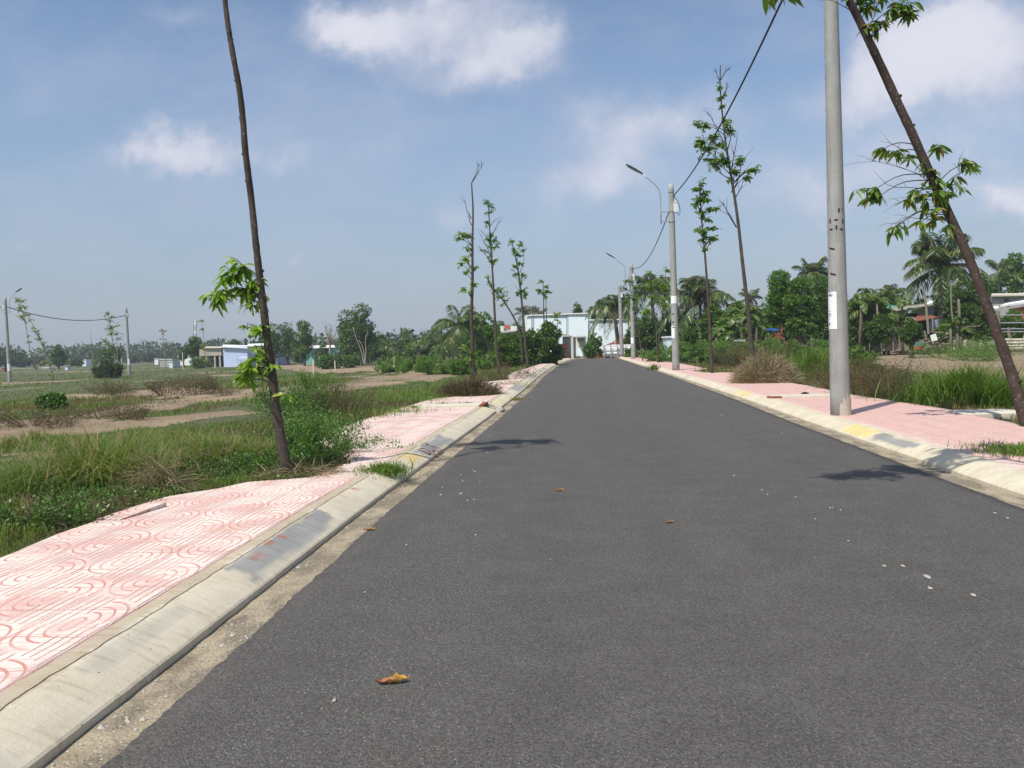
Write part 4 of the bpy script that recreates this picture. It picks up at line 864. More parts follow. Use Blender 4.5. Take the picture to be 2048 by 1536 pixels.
def palm(label, px, Z, cx, cy_, fl, n=18, mat='palm', trunk=.14, seed=1, dry=0, droop=1., up=.55, group='coconut palms', zt_=None, leaflet=1.):
    """crown centre at pixel (cx, cy_), trunk foot in column px; fl: frond length in pixels"""
    rg = np.random.default_rng(seed); g = PY(px, 700, Z); gz = float(zt(g[0], g[1])); base = np.array([g[0], g[1], gz]); c = PY(cx, cy_, Z); FL = fl*1.3*Z/F_PX
    T = thing('palm_tree', label, 'palm', base, group)
    tb = MB(); mid = (base+c)/2+np.array([(base[0]-c[0])*.15, 0, 0]); tb.tube(spline([base-[0, 0, .1], mid, c], 10), np.linspace(trunk*1.3, trunk*.8, 10)*(1+rg.normal(size=10)*.04), 9)
    tb.tube([c-[0, 0, .1], c+[0, 0, .25]], [trunk*1.3, trunk*.7], 9); tb.obj('trunk', MATS['palm_trunk'], T, smooth=True)
    parts = {0: [], 1: []}
    for k in range(n):
        a = k*2.399+rg.uniform(-.25, .25); e = rg.uniform(-.35, 1.35) if k > 3 else rg.uniform(.9, 1.4); e = e*up+.12
        L = FL*rg.uniform(.75, 1.1); t = np.linspace(0, 1, 16); d = np.array([math.cos(a), math.sin(a), 0.])
        s = t*L; P = c+d*(s*math.cos(e)*(1-.12*t))[:, None]+np.array([0, 0, 1.])*(s*math.sin(e)-droop*L*.62*t**2.2*(1.1-.4*e))[:, None]
        tan = norm(np.gradient(P, axis=0)); side = norm(np.cross(tan, [0, 0, 1.]))
        isdry = 1 if k >= n-dry else 0
        m = MB(); m.tube(P, np.linspace(.035, .008, 16)*(FL/3), 4, cap=False); V0 = np.vstack(m.v); F0 = np.array([f for f in m.f if len(f) == 4]); parts[isdry].append((V0, [F0]))
        nl = 54; tt = np.repeat(np.linspace(.12, .99, nl), 2)*15; i = np.clip(tt.astype(int), 0, 14); q = P[i]+(P[i+1]-P[i])*(tt-i)[:, None]
        sg = np.tile([1, -1], nl)[:, None]; prof = np.sin(np.clip(tt/15, .08, .96)*math.pi)**.55
        D = norm(side[i]*sg+tan[i]*.75+np.array([0, 0, -1.])*rg.uniform(.25, .9, (2*nl, 1)))
        ll = L*.27*prof*rg.uniform(.8, 1.1, 2*nl)*leaflet; V, Fs = g_leaves(q, D, ll, ll*.07+.012*Z/70, rg, droop=.25); parts[isdry].append((V, Fs))
    V, Fs = cat_f(parts[0]); mesh('crown', V, Fs, MATS[mat], T)
    if parts[1]: V, Fs = cat_f(parts[1]); mesh('dead_frond', V, Fs, MATS['palmdry'], T)
    return T
palm('drooping coconut palm behind the left pavement trees, yellowish lower fronds', 918, 72, 918, 652, 66, 26, seed=51, droop=1.05, up=.8, dry=2)
palm('coconut palm whose leaning trunk stands behind the stacked white panels', 1238, 88, 1226, 614, 50, 38, seed=52, droop=1.2, up=.7, dry=2, trunk=.2)
palm('tall coconut palm between the third and second poles', 1310, 84, 1302, 580, 56, 28, seed=53, droop=1., up=.75)
palm('coconut palm with brown dead upper fronds right of the second pole', 1402, 68, 1400, 606, 76, 30, seed=54, droop=1.1, up=.95, dry=7)
palm('distant small palm behind the leaning stem', 1496, 92, 1500, 600, 36, 13, seed=55, up=.8)
palm('palm crown rising behind the feathery bright clump', 1625, 76, 1622, 552, 52, 24, seed=56, up=.85)
palm('palm fronds showing at the right shoulder of the feathery bright clump', 1655, 84, 1650, 570, 44, 12, seed=57, up=.8)
palm('large coconut palm towering over the old shack', 1882, 66, 1880, 538, 88, 40, seed=58, droop=.95, up=.95, dry=2, trunk=.2)
palm('dense palm with dark ragged fronds right of the near pole', 1745, 60, 1748, 618, 60, 34, seed=59, up=.9)
palm('small palm at the right edge of the ragged dense palm', 1780, 76, 1785, 590, 34, 12, seed=60, up=.8)
palm('far palm left of the tall tree at the right border', 1998, 100, 1998, 545, 40, 13, seed=61, up=.8)
palm('distant palm peeking over the left end of the far pale wall', 1046, 135, 1046, 628, 24, 12, seed=62, up=.8)
palm('distant brown palm over the far pale wall', 1066, 138, 1066, 628, 24, 12, 'palmdry', seed=63, up=.8)
palm('distant palm over the far pale wall left of the sapling', 1084, 136, 1082, 630, 22, 12, seed=64, up=.8)
palm('short palm in the hedge line between the big tree and the drooping palm', 862, 100, 862, 690, 34, 14, seed=65, up=.7)
palm('low palm near the far left hedge', 775, 110, 775, 693, 24, 12, seed=66, up=.7)
palm('short palm left of the bright mango-like tree', 905, 100, 903, 682, 34, 14, seed=67, up=.7)

def banana(label, px, Z, cy_, hwp, n=9, seed=1):
    rg = np.random.default_rng(seed); g = PY(px, 700, Z); gz = float(zt(g[0], g[1])); base = np.array([g[0], g[1], gz]); c = PY(px, cy_, Z); S = hwp*1.35*Z/F_PX
    T = thing('banana_plant', label, 'banana plant', base, 'banana plants'); tb = MB(); parts = []
    for s in range(3):
        b0 = base+np.array([rg.uniform(-.4, .4)*S, rg.uniform(-.3, .3), 0]); top = b0+np.array([rg.normal()*.1, 0, (c[2]-gz)*rg.uniform(.6, .95)])
        tb.tube([b0, (b0+top)/2, top], [.12, .1, .06], 8)
        for k in range(n//3+1):
            a = rg.uniform(0, 6.28); e = rg.uniform(.5, 1.3); L = S*rg.uniform(.8, 1.25); t = np.linspace(0, 1, 11); d = np.array([math.cos(a), math.sin(a)*.8, 0])
            P = top+d*(t*L*math.cos(e))[:, None]+np.array([0, 0, 1.])*(t*L*math.sin(e)-t**2.3*L*rg.uniform(.6, 1.1))[:, None]
            tan = norm(np.gradient(P, axis=0)); sd_ = norm(np.cross(tan, [0, 0, 1.])); wv_ = np.sin(np.clip(t*.92+.08, 0, 1)*math.pi)**.5*S*.17
            for sg in (1, -1):                       # torn half blades
                for i in range(10):
                    if rg.random() < .1: continue
                    dz_ = -np.array([0, 0, 1.])*wv_[i]*rg.uniform(.1, .9)
                    q = np.array([P[i], P[i+1]*.96+P[i]*.04, P[i+1]*.94+P[i]*.06+sd_[i]*sg*wv_[i+1]+dz_, P[i]+sd_[i]*sg*wv_[i]+dz_]); parts.append((q, [np.array([[0, 1, 2, 3]])]))
            m = MB(); m.tube(P, np.linspace(.03, .01, 11), 4, cap=False); parts.append((np.vstack(m.v), [np.array([f for f in m.f])]))
    tb.obj('stem', MATS['mid'] if False else MATS['palm_trunk'], T, smooth=True); V, Fs = cat_f(parts); mesh('crown', V, Fs, MATS['banana'], T)
for k, (px, Z, cy_, hw, lb) in enumerate([(1462, 58, 638, 40, 'banana plant with arched leaves right of the brown topped palm'), (1490, 60, 618, 44, 'tallest banana plant behind the leaning stem'), (1520, 62, 640, 36, 'banana plant left of the feathery bright clump'), (1438, 62, 655, 30, 'small banana plant near the palm foot'),
      (1735, 58, 588, 34, 'banana plant with a dead brown leaf over the near pole'), (1790, 56, 605, 38, 'banana plant with one long yellow leaf before the shack roof'), (1762, 60, 600, 34, 'banana plant among the ragged palm fronds'), (838, 96, 680, 20, 'banana plant in the left hedge line'), (812, 100, 690, 18, 'small banana plant left of the short hedge palm'), (880, 94, 688, 20, 'banana plant beside the drooping palm'), (645, 118, 712, 12, 'thin pale banana plant near the concrete post'), (1905, 55, 640, 30, 'banana plant with hanging dry leaves on the bamboo poles')]):
    banana(lb, px, Z, cy_, hw, 9, 500+k)

# dead tree left of the big tree
rg = np.random.default_rng(77); Zd = 120; T0 = PY(660, 730, Zd); gz = float(zt(T0[0], T0[1]))
T = thing('bare_tree', 'leafless grey tree standing left of the big rounded tree', 'tree', (T0[0], T0[1], gz), FAR); tb = MB()
c = PY(660, 690, Zd); tb.tube([[T0[0], T0[1], gz], c], [.2, .14], 7)
for k in range(16):
    e = PY(660+rg.normal()*13, 655+rg.uniform(-4, 18), Zd+rg.normal()*1.2); Q = spline([c, (c+e)/2+rg.normal(size=3)*.15, e], 6); tb.tube(Q, np.linspace(.08, .02, 6), 5)
    for _ in range(4):
        j = rg.integers(2, 6); f = Q[j]+rg.normal(size=3)*[.5, .4, .3]+[0, 0, .5]; tb.tube([Q[j], f], [.03, .012], 4)
tb.obj('trunk', MATS['bark_pale'], T)
# ------------------------------------------------------------------ grass and weeds
def veg(x, y):
    """share of ground covered, blade height, dryness at each point; nothing on paving, road and bare soil"""
    l, r = L4(y), R4(y); e = np.maximum(l-x, x-r); left = x < 0
    d = dirt(x, y); n1 = fbm(x*.55, y*.4, 71); n2 = fbm(x*.16, y*.14, 72); n3 = fbm(x*1.3, y*1.1, 73)
    cov = (1-sstep(.25, .6, d+(n3-.5)*.7)*.94)*sstep(.30, .56, n1+.10)
    cov = np.where(e < -.04, 0, cov); cov = np.where((e >= -.04) & (e < 2.2), np.maximum(cov, .9*(1-sstep(.3, .8, d))), cov)
    verge = np.exp(-((e-.9)/1.1)**2)
    h = .035+.07*n1+.14*verge*sstep(.45, .75, n3)+.10*sstep(.5, .8, n2)*sstep(14, 30, y)
    h = h*(1-.5*sstep(.2, .6, d))
    h = np.where(e < .25, h*.45+.01, h)
    tone = sstep(.42, .62, fbm(x*.3, y*.22, 74))*.8+.3*sstep(.4, .65, n3)+sstep(.2, .6, d)*.35
    tone = tone*(1-.45*sstep(25, 60, y))
    tone = np.where(e < 2.5, tone*.85+.1, tone)
    return cov, h, np.clip(tone, 0, 1)
def field(name, n, rmin, rmax, x_side, seed, mat='grass', wk=1., hk=1., a0=-.95, a1=.9):
    rg = np.random.default_rng(seed); rr = np.exp(rg.uniform(math.log(rmin), math.log(rmax), n)); aa = rg.uniform(a0, a1, n)-YAW*0
    x = rr*np.sin(aa); y = rr*np.cos(aa); k = (x < 0) if x_side < 0 else (x > 0); x, y, rr = x[k], y[k], rr[k]
    cov, h, tn = veg(x, y); k = rg.random(len(x)) < cov; x, y, rr, h, tn = x[k], y[k], rr[k], h[k], tn[k]; m = len(x)
    B_ = np.stack([x, y, zt(x, y)-.01], 1); tn = np.clip(tn+rg.normal(size=m)*.22, 0, 1)
    V, Fs = g_blades(B_, h*hk*rg.uniform(.5, 1.4, m), np.maximum(.006, rr*.00085)*wk*rg.uniform(.7, 1.3, m), rg.uniform(.15, .9, m), rg)
    o = mesh(name, V, Fs, MATS[mat], attrs={'tone': np.repeat((tn > .5).astype(float)*.8+tn*.2, 5)})
    return tag(o, kind='stuff')
field('grass', 330000, 4.2, 46, -1, 81)
field('grass', 120000, 40, 240, -1, 82, wk=1.15, hk=1.3)
field('grass', 170000, 8, 45, 1, 83, a0=.0, a1=.75)
field('grass', 50000, 42, 200, 1, 84, a0=.0, a1=.75, wk=1.15, hk=1.2)
# low broad-leaved ground cover in the near verge
rg = np.random.default_rng(90); n = 24000; y = rg.uniform(4, 24, n)**1.0; x = L4(y)-np.abs(rg.normal(size=n))*1.1+.04
k = fbm(x*1.4, y*1.2, 91) > .50; x, y = x[k], y[k]; m_ = len(x); zz = zt(x, y)+rg.uniform(.0, .09, m_)
V, Fs = g_leaves(np.stack([x, y, zz], 1), norm(rg.normal(size=(m_, 3))+[0, 0, .3]), rg.uniform(.02, .055, m_), rg.uniform(.015, .035, m_), rg)
tag(mesh('ground_cover', V, Fs, MATS['weed']), kind='stuff')
n = 30000; y = rg.uniform(3.5, 20, n); x = L4(y)-np.abs(rg.normal(size=n))*1.3+.06; k = fbm(x*1.1, y*.9, 95) > .47; x, y = x[k], y[k]; m_ = len(x); zz = zt(x, y)+rg.uniform(.0, .10, m_)
V, Fs = g_leaves(np.stack([x, y, zz], 1), norm(rg.normal(size=(m_, 3))+[0, 0, .2]), rg.uniform(.04, .16, m_), rg.uniform(.004, .012, m_), rg)
tag(mesh('dead_stalks', V, Fs, MATS['dryweed']), kind='stuff')

def tuft(name, label, cat, group, px, py, r, h, n, mat='lush', lean=(.2, 1.), wd=.008, seed=1, tone=0., z=.05, flat=.35, loc=None, oval=1.):
    rg = np.random.default_rng(seed); c = G(px, py, z) if loc is None else np.array(loc, float)
    c[2] = z if loc is None else c[2]; a = rg.uniform(0, 6.28, n); q = np.abs(rg.normal(size=n))*r*.32
    B_ = c+np.stack([np.cos(a)*q*oval, np.sin(a)*q, np.zeros(n)], 1)
    V, Fs = g_arch(B_, h*rg.uniform(.45, 1.1, n), wd*rg.uniform(.6, 1.4, n), rg.uniform(*lean, n), rg)
    o = mesh(name, V, Fs, MATS[mat], attrs={'tone': np.repeat(((rg.random(n)) < tone).astype(float), 7)}, loc=c)
    return tag(o, label, cat, group)
TU = 'grass clumps in the verges'
tuft('grass_clump', 'grass clump sprawling across the left kerb beyond the near tree', 'grass clump', TU, 770, 948, .5, .17, 900, lean=(.5, 1.8), wd=.007, seed=1, z=.10)
tuft('grass_clump', 'thin yellowish grass at the foot of the left kerb near the drain', 'grass clump', TU, 1033, 800, .7, .10, 300, lean=(.4, 1.6), wd=.012, seed=2, z=.0, tone=.5)
tuft('grass_clump', 'small tuft against the right kerb foot left of the second pole', 'grass clump', TU, 1308, 740, .5, .35, 160, lean=(.3, .9), wd=.03, seed=3, z=.03, tone=.3)
tuft('grass_clump', 'grass patch creeping over the pink paving at the right border', 'grass clump', TU, 2040, 905, 1.0, .10, 1500, lean=(.4, 1.4), wd=.008, seed=4, z=.13, oval=.8)
tuft('grass_clump', 'big arching clump of long green blades in the right verge', 'grass clump', TU, 1935, 815, 1.25, .95, 2600, lean=(.35, 1.25), wd=.014, seed=5, z=.0, oval=1.4)
tuft('grass_clump', 'second arching clump beside the leaning trunk', 'grass clump', TU, 1995, 822, .8, .7, 1100, lean=(.35, 1.2), wd=.014, seed=6, z=.0)
tuft('grass_clump', 'light green tall grass at the left foot of the near pole', 'grass clump', TU, 1625, 766, 1.6, 1.0, 3000, lean=(.15, .7), wd=.018, seed=7, z=.0)
tuft('grass_clump', 'taller light green grass further left of the near pole', 'grass clump', TU, 1595, 756, 1.4, 1.0, 1800, lean=(.15, .7), wd=.02, seed=8, z=.0, tone=.15)
NT = [(120, 985, 1.1, .58, 1900, 'long arching grass clump at the near left verge', .1), (185, 985, 1.0, .80, 2000, 'tallest green grass clump in the near left verge', .3), (245, 965, 1.0, .70, 2100, 'green and straw mixed grass clump near the paving bulge', .3),
      (60, 1000, 1., .45, 1300, 'low bright grass clump at the left border', .05), (20, 1050, .7, .28, 900, 'ragged low clump at the left border beside the paving', .25), (420, 930, 1.0, .58, 1700, 'grass clump left of the near tree foot', .3), (470, 928, .8, .5, 1000, 'small grass clump touching the near tree', .35),
      (370, 915, 1.1, .55, 1200, 'grass clump behind the dry straw mound', .25), (130, 905, 1.2, .42, 900, 'loose grass clump behind the tall ones', .3), (300, 900, 1.2, .45, 1000, 'loose grass clump between tall grass and field', .3), (30, 960, 1., .3, 700, 'scattered grass clump at the left border', .2)]
for k, (px, py, r, h, n, lb, tn) in enumerate(NT): tuft('grass_clump', lb, 'grass clump', TU, px, py, r, h, int(n*.7), lean=(.4, 1.9), wd=.0075, seed=20+k, z=.0, tone=min(.5, tn+.06), oval=1.3)
for k, (px, py, r, h, n, lb, tn) in enumerate([(800, 842, 1.2, .32, 900, 'grass clump on the left verge edge beyond the brown weed', .1), (850, 815, 1.4, .32, 900, 'grass clump on the left verge before the drain slab', .1), (905, 785, 1.4, .42, 900, 'bright grass clump left of the dead brush heap', .05), (740, 850, 1.2, .4, 800, 'grass clump right of the brown weed', .2),
       (20, 898, .5, .28, 260, 'spiky grass clump alone on bare soil at the left border', .4), (72, 885, .4, .28, 240, 'spiky grass clump alone on bare soil', .4), (1840, 795, 1.2, .35, 900, 'low green grass right of the brown weeds', .1), (1900, 805, 1.2, .3, 900, 'low grass in front of the arching clump', .05)]):
    tuft('grass_clump', lb, 'grass clump', TU, px, py, r, h, n, lean=(.2, 1.1), wd=.011 if px > 100 else .009, seed=40+k, z=-.05, tone=tn, oval=1.2)

def bush(name, label, cat, group, px, py, Wd, H, n, mat, leaf, seed=1, z=.05, stems=14, fine=False, loc=None, depth=.8, twig='bark', spread=.55, dens=1.):
    """a weed: many thin stems fanning from the ground, each carrying leaves"""
    rg = np.random.default_rng(seed); c = np.array(G(px, py, z) if loc is None else loc, float); T = thing(name, label, cat, c, group); tb = MB(); C = []; D = []
    per = max(3, n//stems)
    for k in range(stems):
        a = rg.uniform(0, 6.28); q = math.sqrt(rg.random()); b0 = c+np.array([math.cos(a)*Wd*.32*q, math.sin(a)*Wd*.32*q*depth, 0]); hh = H*(1-.45*q*q)*rg.uniform(.7, 1.1)
        e = b0+np.array([math.cos(a)*Wd*spread*q+rg.normal()*.05*Wd, math.sin(a)*Wd*spread*q*depth+rg.normal()*.05*Wd, hh]); Q = spline([b0, (b0+e)/2+np.array([0, 0, hh*.12]), e], 8)
        tb.tube(Q, np.linspace(.0035, .0012, 8)*(.8+.5*Wd), 4, cap=False); t = rg.uniform(.12, 1.03, per)**.8*7; j = np.clip(t.astype(int), 0, 6); p = Q[j]+(Q[j+1]-Q[j])*(t-j)[:, None]
        o_ = norm(rg.normal(size=(per, 3)))*rg.uniform(0, .15*Wd, (per, 1)); C.append(p+o_); D.append(norm(o_+rg.normal(size=(per, 3))*.02+[0, 0, .01]))
    tb.obj('stem', MATS[twig], T); C, D = np.vstack(C), np.vstack(D); C[:, 2] = np.maximum(C[:, 2], c[2]+.01); l = leaf*rg.uniform(.55, 1.25, len(C))
    V, Fs = g_leaves(C, D, l, l*.55, rg); mesh('foliage', V, Fs, MATS[mat], T); return T
WD = 'weeds and small bushes along the verges'
for k, (px, py, Wd, H, n, mat, lf, lb, st) in enumerate([
    (640, 925, .9, .66, 4000, 'weed', .035, 'dark leafy weed bush right of the near tree foot', 26), (615, 945, .6, .26, 1800, 'weed', .032, 'low weed at the right foot of the near tree', 20), (700, 920, .9, .25, 2600, 'weed', .032, 'low creeping weed reaching the left kerb', 24),
    (740, 905, .7, .20, 1100, 'weed', .028, 'reddish tipped creeping weed beside the sprawling grass', 16), (530, 950, .8, .24, 2200, 'weed', .03, 'low green weed left of the near tree foot', 20), (620, 895, .9, .6, 2600, 'weed', .035, 'tall leafy weed behind the near tree foot', 20),
    (638, 818, 1.0, .95, 4200, 'bright', .045, 'light green leafy bush standing behind the near trunk', 24), (592, 845, 1.1, .75, 3200, 'weed', .045, 'light green leafy bush hidden partly by the near trunk', 22), (560, 815, 1.2, .6, 2200, 'weed', .05, 'leafy bush left of the near trunk in the field', 20),
    (60, 1080, .7, .22, 1500, 'weed', .035, 'round leaved weed at the left border beside paving', 20), (150, 1035, .8, .14, 1400, 'weed', .03, 'flat weed along the near paving edge', 18), (215, 1010, .7, .12, 1200, 'weed', .03, 'flat weed at the corner of the near paving', 18), (300, 985, .7, .12, 1000, 'weed', .028, 'flat weed below the dry straw mound', 16),
    (420, 965, 1.1, .10, 2000, 'weed', .026, 'mat of tiny leaved weed along the paving left of the near tree', 26), (360, 965, .5, .2, 700, 'weed', .035, 'dark leaved weed right of the dry straw mound', 14),
    (683, 842, 1.3, .72, 4200, 'dryweed', .02, 'brown dry bushy weed on the left verge', 70), (655, 835, .8, .55, 1500, 'dryweed', .02, 'thin brown weed left of the brown dry bushy weed', 34),
    (1015, 765, 1.8, .7, 1600, 'dryweed', .04, 'brownish weed near the third slim tree', 40), (1040, 755, 1.0, .4, 1000, 'weed', .06, 'low green creeper over the left paving far off', 16), (1000, 778, 1.6, .35, 1300, 'weed', .05, 'green creeper over the left paving before the second slim tree', 18),
    (1725, 800, 1.5, .85, 3600, 'dryweed', .025, 'brown flowering weed just right of the near pole', 70), (1775, 805, 1.5, .9, 4000, 'dryweed', .025, 'tall brown flowering weed right of the near pole', 80), (1700, 785, 1.5, .95, 2600, 'dryweed', .028, 'brown flowering weed behind the near pole', 50),
    (1475, 738, 2.4, 1.2, 2600, 'dryweed', .05, 'brownish shrub left of the leaning stem', 50), (1560, 752, 2.2, 1.4, 3000, 'dryweed', .05, 'grey brown shrub right of the straw heap', 60),
    (215, 790, 1.6, .8, 900, 'dryweed', .06, 'dark dry bush on bare soil, leftmost of the row', 46), (240, 792, 1.5, .7, 800, 'dryweed', .06, 'dark dry bush right beside the leftmost one', 40), (335, 790, 1.5, .9, 900, 'dryweed', .06, 'dark dry bush in the middle of the bare strip', 46), (388, 790, 1.6, 1., 900, 'dryweed', .06, 'tall dark dry bush at the right of the bare strip', 50), (428, 785, 1.0, .7, 500, 'dryweed', .06, 'small dry bush right of the tall dry bush', 30), (445, 792, 1.0, .4, 400, 'dryweed', .05, 'lowest dry bush at the right end of the row', 24),
    (205, 836, 1.3, .45, 700, 'dryweed', .035, 'low brown weed on the nearer bare soil', 34), (240, 838, 1., .4, 500, 'dryweed', .035, 'low brown weed right of another on the bare soil', 26), (75, 852, 1.6, .5, 1200, 'dryweed', .035, 'brown weed mass left on the nearer bare soil', 50), (120, 855, .8, .4, 500, 'dryweed', .035, 'brown weed beside the brown weed mass', 26), (270, 840, .9, .35, 420, 'dryweed', .035, 'small brown weed at the right of the nearer bare soil', 22)]):
    cz = G(px, py, .0); zz = float(zt(cz[0], cz[1]))
    if px < 520 and py < 900: cz = GT(px, py); zz = cz[2]
    bush('weed', lb, 'weed', WD, px, py, Wd, H, int(n*(2.6 if mat == 'dryweed' else 1.3)), mat, lf, 600+k, loc=(cz[0], cz[1], max(zz, .0) if py > 830 and px > 500 else zz), stems=st, twig='dryweed' if mat == 'dryweed' else 'bark', spread=.5)
# right-field low shrubs on the bare soil
for k, (px, py, W_, H, lb) in enumerate([(1905, 715, 3.4, .9, 'light feathery shrub on the right bare soil'), (1965, 712, 3.8, 1., 'larger light feathery shrub on the right bare soil'), (1945, 722, 2.5, .5, 'low feathery shrub in front of the larger one'), (1810, 704, 1.2, .5, 'tiny tuft on the right bare soil near the shack'), (1850, 708, 1.6, .5, 'small green tuft on the right bare soil before the clutter')]):
    c = G(px, py, .0); bush('weed', lb, 'weed', WD, px, py, W_, H, 2600, 'feather', .09, 700+k, loc=(c[0], c[1], 0), stems=40, depth=.7)
# straw heaps and dead brush
def heap(label, px, py, W_, H, n, mat, seed, z=.1, wd=.012, L=.5, name='straw_heap', up_=None):
    rg = np.random.default_rng(seed); c = G(px, py, z); a = rg.uniform(0, 6.28, n); q = np.sqrt(rg.random(n)); hh = H*(1-q**2.2)
    up = up_ if up_ is not None else -.5; P0 = c+np.stack([np.cos(a)*q*W_*.5, np.sin(a)*q*W_*.4, hh*rg.uniform(.0 if up > 0 else .25, 1 if up < 0 else .75, n)], 1)
    D = norm(np.stack([np.cos(a)*(.2+q), np.sin(a)*(.2+q), rg.normal(size=n)*.6+up], 1)+rg.normal(size=(n, 3))*.5); l = L*rg.uniform(.4, 1.1, n)
    e = P0+D*l[:, None]; low = e[:, 2] < z+.01; e[low, 2] = z+.01+rg.random(low.sum())*.02
    S = norm(np.cross(D, rg.normal(size=(n, 3))))*wd*.5; m = (P0+e)/2+np.array([0, 0, .07])*l[:, None]
    V = np.stack([P0-S, P0+S, m+S, m-S, e], 1).reshape(-1, 3); i = np.arange(n)[:, None]*5
    return tag(mesh(name, V, [np.hstack([i, i+1, i+2, i+3]), np.hstack([i+3, i+2, i+4])], MATS[mat], loc=c), label, 'dry grass', 'heaps of dry grass')
heap('dry straw mound drooping onto the near left paving', 318, 985, .5, .32, 1000, 'straw', 1, z=.06, wd=.007, L=.34)
heap('thin pale straw lying at the near tree foot', 600, 950, .8, .10, 420, 'straw', 2, z=.12, wd=.007, L=.22)
heap('dark dead brush heap on the left verge far off', 938, 792, 1.5, .55, 2200, 'dryweed', 3, z=.1, wd=.014, L=.4, up_=.2, name='brush_heap')
heap('big straw coloured heap around the foot of the leaning stem', 1532, 766, 1.75, 1.15, 5200, 'straw', 4, z=.1, wd=.011, L=.42, up_=.35)
heap('dry reddish brown runners at the left border', 75, 1060, 1.0, .20, 500, 'dryweed', 5, z=.04, wd=.006, L=.35)

# ------------------------------------------------------------------ poles, lamps, cables
PH = 9.05
def text_verts(s, size, bold=0.):
    cu = bpy.data.curves.new('t', 'FONT'); cu.body = s; cu.size = size; cu.offset = bold; ob = bpy.data.objects.new('t', cu); COL.objects.link(ob)
    dg = bpy.context.evaluated_depsgraph_get(); me = ob.evaluated_get(dg).to_mesh(); V = np.array([v.co[:] for v in me.vertices]); Fc = [tuple(p.vertices) for p in me.polygons]
    bpy.data.objects.remove(ob); bpy.data.curves.remove(cu); return V, Fc
def pole(label, base, H=PH, r0=.158, r1=.092, lean=(-.0, .0), group='concrete poles', name='concrete_pole', mort=False):
    base = np.array(base, float); T = thing(name, label, 'pole', base, group); m = MB(); n = 28; top = base+[lean[0], lean[1], H]
    t = np.linspace(0, 1, 30); P = base[None]*(1-t[:, None])+top[None]*t[:, None]; P[0, 2] -= .1; m.tube(P, r0+(r1-r0)*t, n); m.obj('shaft', MATS['pole'], T, smooth=True)
    if mort:
        mm = MB(); rg = np.random.default_rng(3); vs_ = []; n2 = 22
        for i, zz in enumerate(np.linspace(-.02, .36, 9)):
            for k in range(n2):
                a = -math.pi*.62+k/(n2-1)*math.pi*.62; f = 1-abs(k/(n2-1)-.5)*2; top_ = .36*(.35+.65*f**.6)*(1+.2*math.sin(k*1.7)); zz_ = min(zz, top_); vs_.append(base+[math.cos(a)*(r0+.010-.012*zz_), math.sin(a)*(r0+.010-.012*zz_), zz_])
        mm.add(vs_, [(i*n2+k, i*n2+k+1, (i+1)*n2+k+1, (i+1)*n2+k) for i in range(8) for k in range(n2-1)]); mm.obj('mortar_collar', MATS['mortar'], T, smooth=True)
    return T, base, top
def wrap(T, base, lean, a_mid, z0, z1, a0, a1, r0, r1, H, name, mat, off=.003, nseg=14):
    """a patch wrapped on the shaft between heights z0..z1 and angles a_mid+a0..a1"""
    V = []; m = 12
    for i in range(m+1):
        z = z0+(z1-z0)*i/m; t = z/H; r = r0+(r1-r0)*t+off; c = base+[lean[0]*t, lean[1]*t, z]
        for k in range(nseg+1):
            a = a_mid+a0+(a1-a0)*k/nseg; V.append(c+[math.cos(a)*r, math.sin(a)*r, 0])
    return V, [(i*(nseg+1)+k, i*(nseg+1)+k+1, (i+1)*(nseg+1)+k+1, (i+1)*(nseg+1)+k) for i in range(m) for k in range(nseg)]
def wrap_text(base, lean, a_mid, r0, r1, H, s, size, a_start, z, off=.0055, bold=.0):
    V, Fc = text_verts(s, size, bold); out = []
    for x, y, _ in V:
        zz = z+y; t = zz/H; r = r0+(r1-r0)*t+off; a = a_mid+a_start+x/r; out.append(base+[lean[0]*t+math.cos(a)*r, lean[1]*t+math.sin(a)*r, zz])
    return out, Fc
b1 = G(1681, 829, .13); top1 = PY(1663, 0, 13.9); z1 = top1[2]; lx = (top1[0]-b1[0])/(z1-.13)
LEAN1 = np.array([lx*PH, 0.])
T1, b1, t1 = pole('nearest thick concrete pole with white notice and black dashes', b1, lean=LEAN1, mort=True)
am = math.atan2(-b1[1], -b1[0])       # side that faces the camera
def zpole(py, base, px=1672): return PY(px, py, base[1]-.12)[2]-base[2]
za, zb = zpole(658, b1), zpole(583, b1)
m = MB(); m.add(*wrap(T1, b1, LEAN1, am, za, zb, -1.62, -.13, .158, .092, PH, '', None, .004)); nt = m.obj('notice', MATS['paper'], T1)
m = MB()
for s, size, py, a_, bo in (('NEO', .050, 592, -1.35, .002), ('TOAI', .028, 623, -1.38, .0), ('MOA', .030, 629, -1.34, .0015), ('SOFT', .028, 634, -1.36, .0), ('A', .03, 639.5, -1.30, .001), ('B', .085, 652, -1.34, .003), ('CAO', .03, 586, -1.30, 0)):
    m.add(*wrap_text(b1, LEAN1, am, .158, .092, PH, s, size*.9, a_+.15, zpole(py, b1), bold=bo))
m.obj('lettering', MATS['ink'], T1)
m = MB(); dashes = [(421, .35, 'v'), (420, .78, 's'), (441, -.72, 'v'), (440, 0., 'h'), (443, .82, 'v'), (458, -.62, 'h'), (455, .02, 'v'), (459, .6, 'h'), (495, -.55, 'l'), (546, -.5, 'l')]
for py, a_, kd in dashes:
    z = zpole(py, b1); w_, h_ = {'v': (.09, .035), 's': (.05, .018), 'h': (.2, .012), 'l': (.33, .014)}[kd]
    V, Fc = wrap(T1, b1, LEAN1, am, z-h_, z+h_, a_-w_, a_+w_, .158, .092, PH, '', None, .003, 6); V = np.array(V)
    if kd == 'l': V[:, 2] += -(np.tile(np.linspace(0, 1, 7), 13))*.03
    m.add(V, Fc)
m.obj('painted_dash', MATS['ink'], T1)
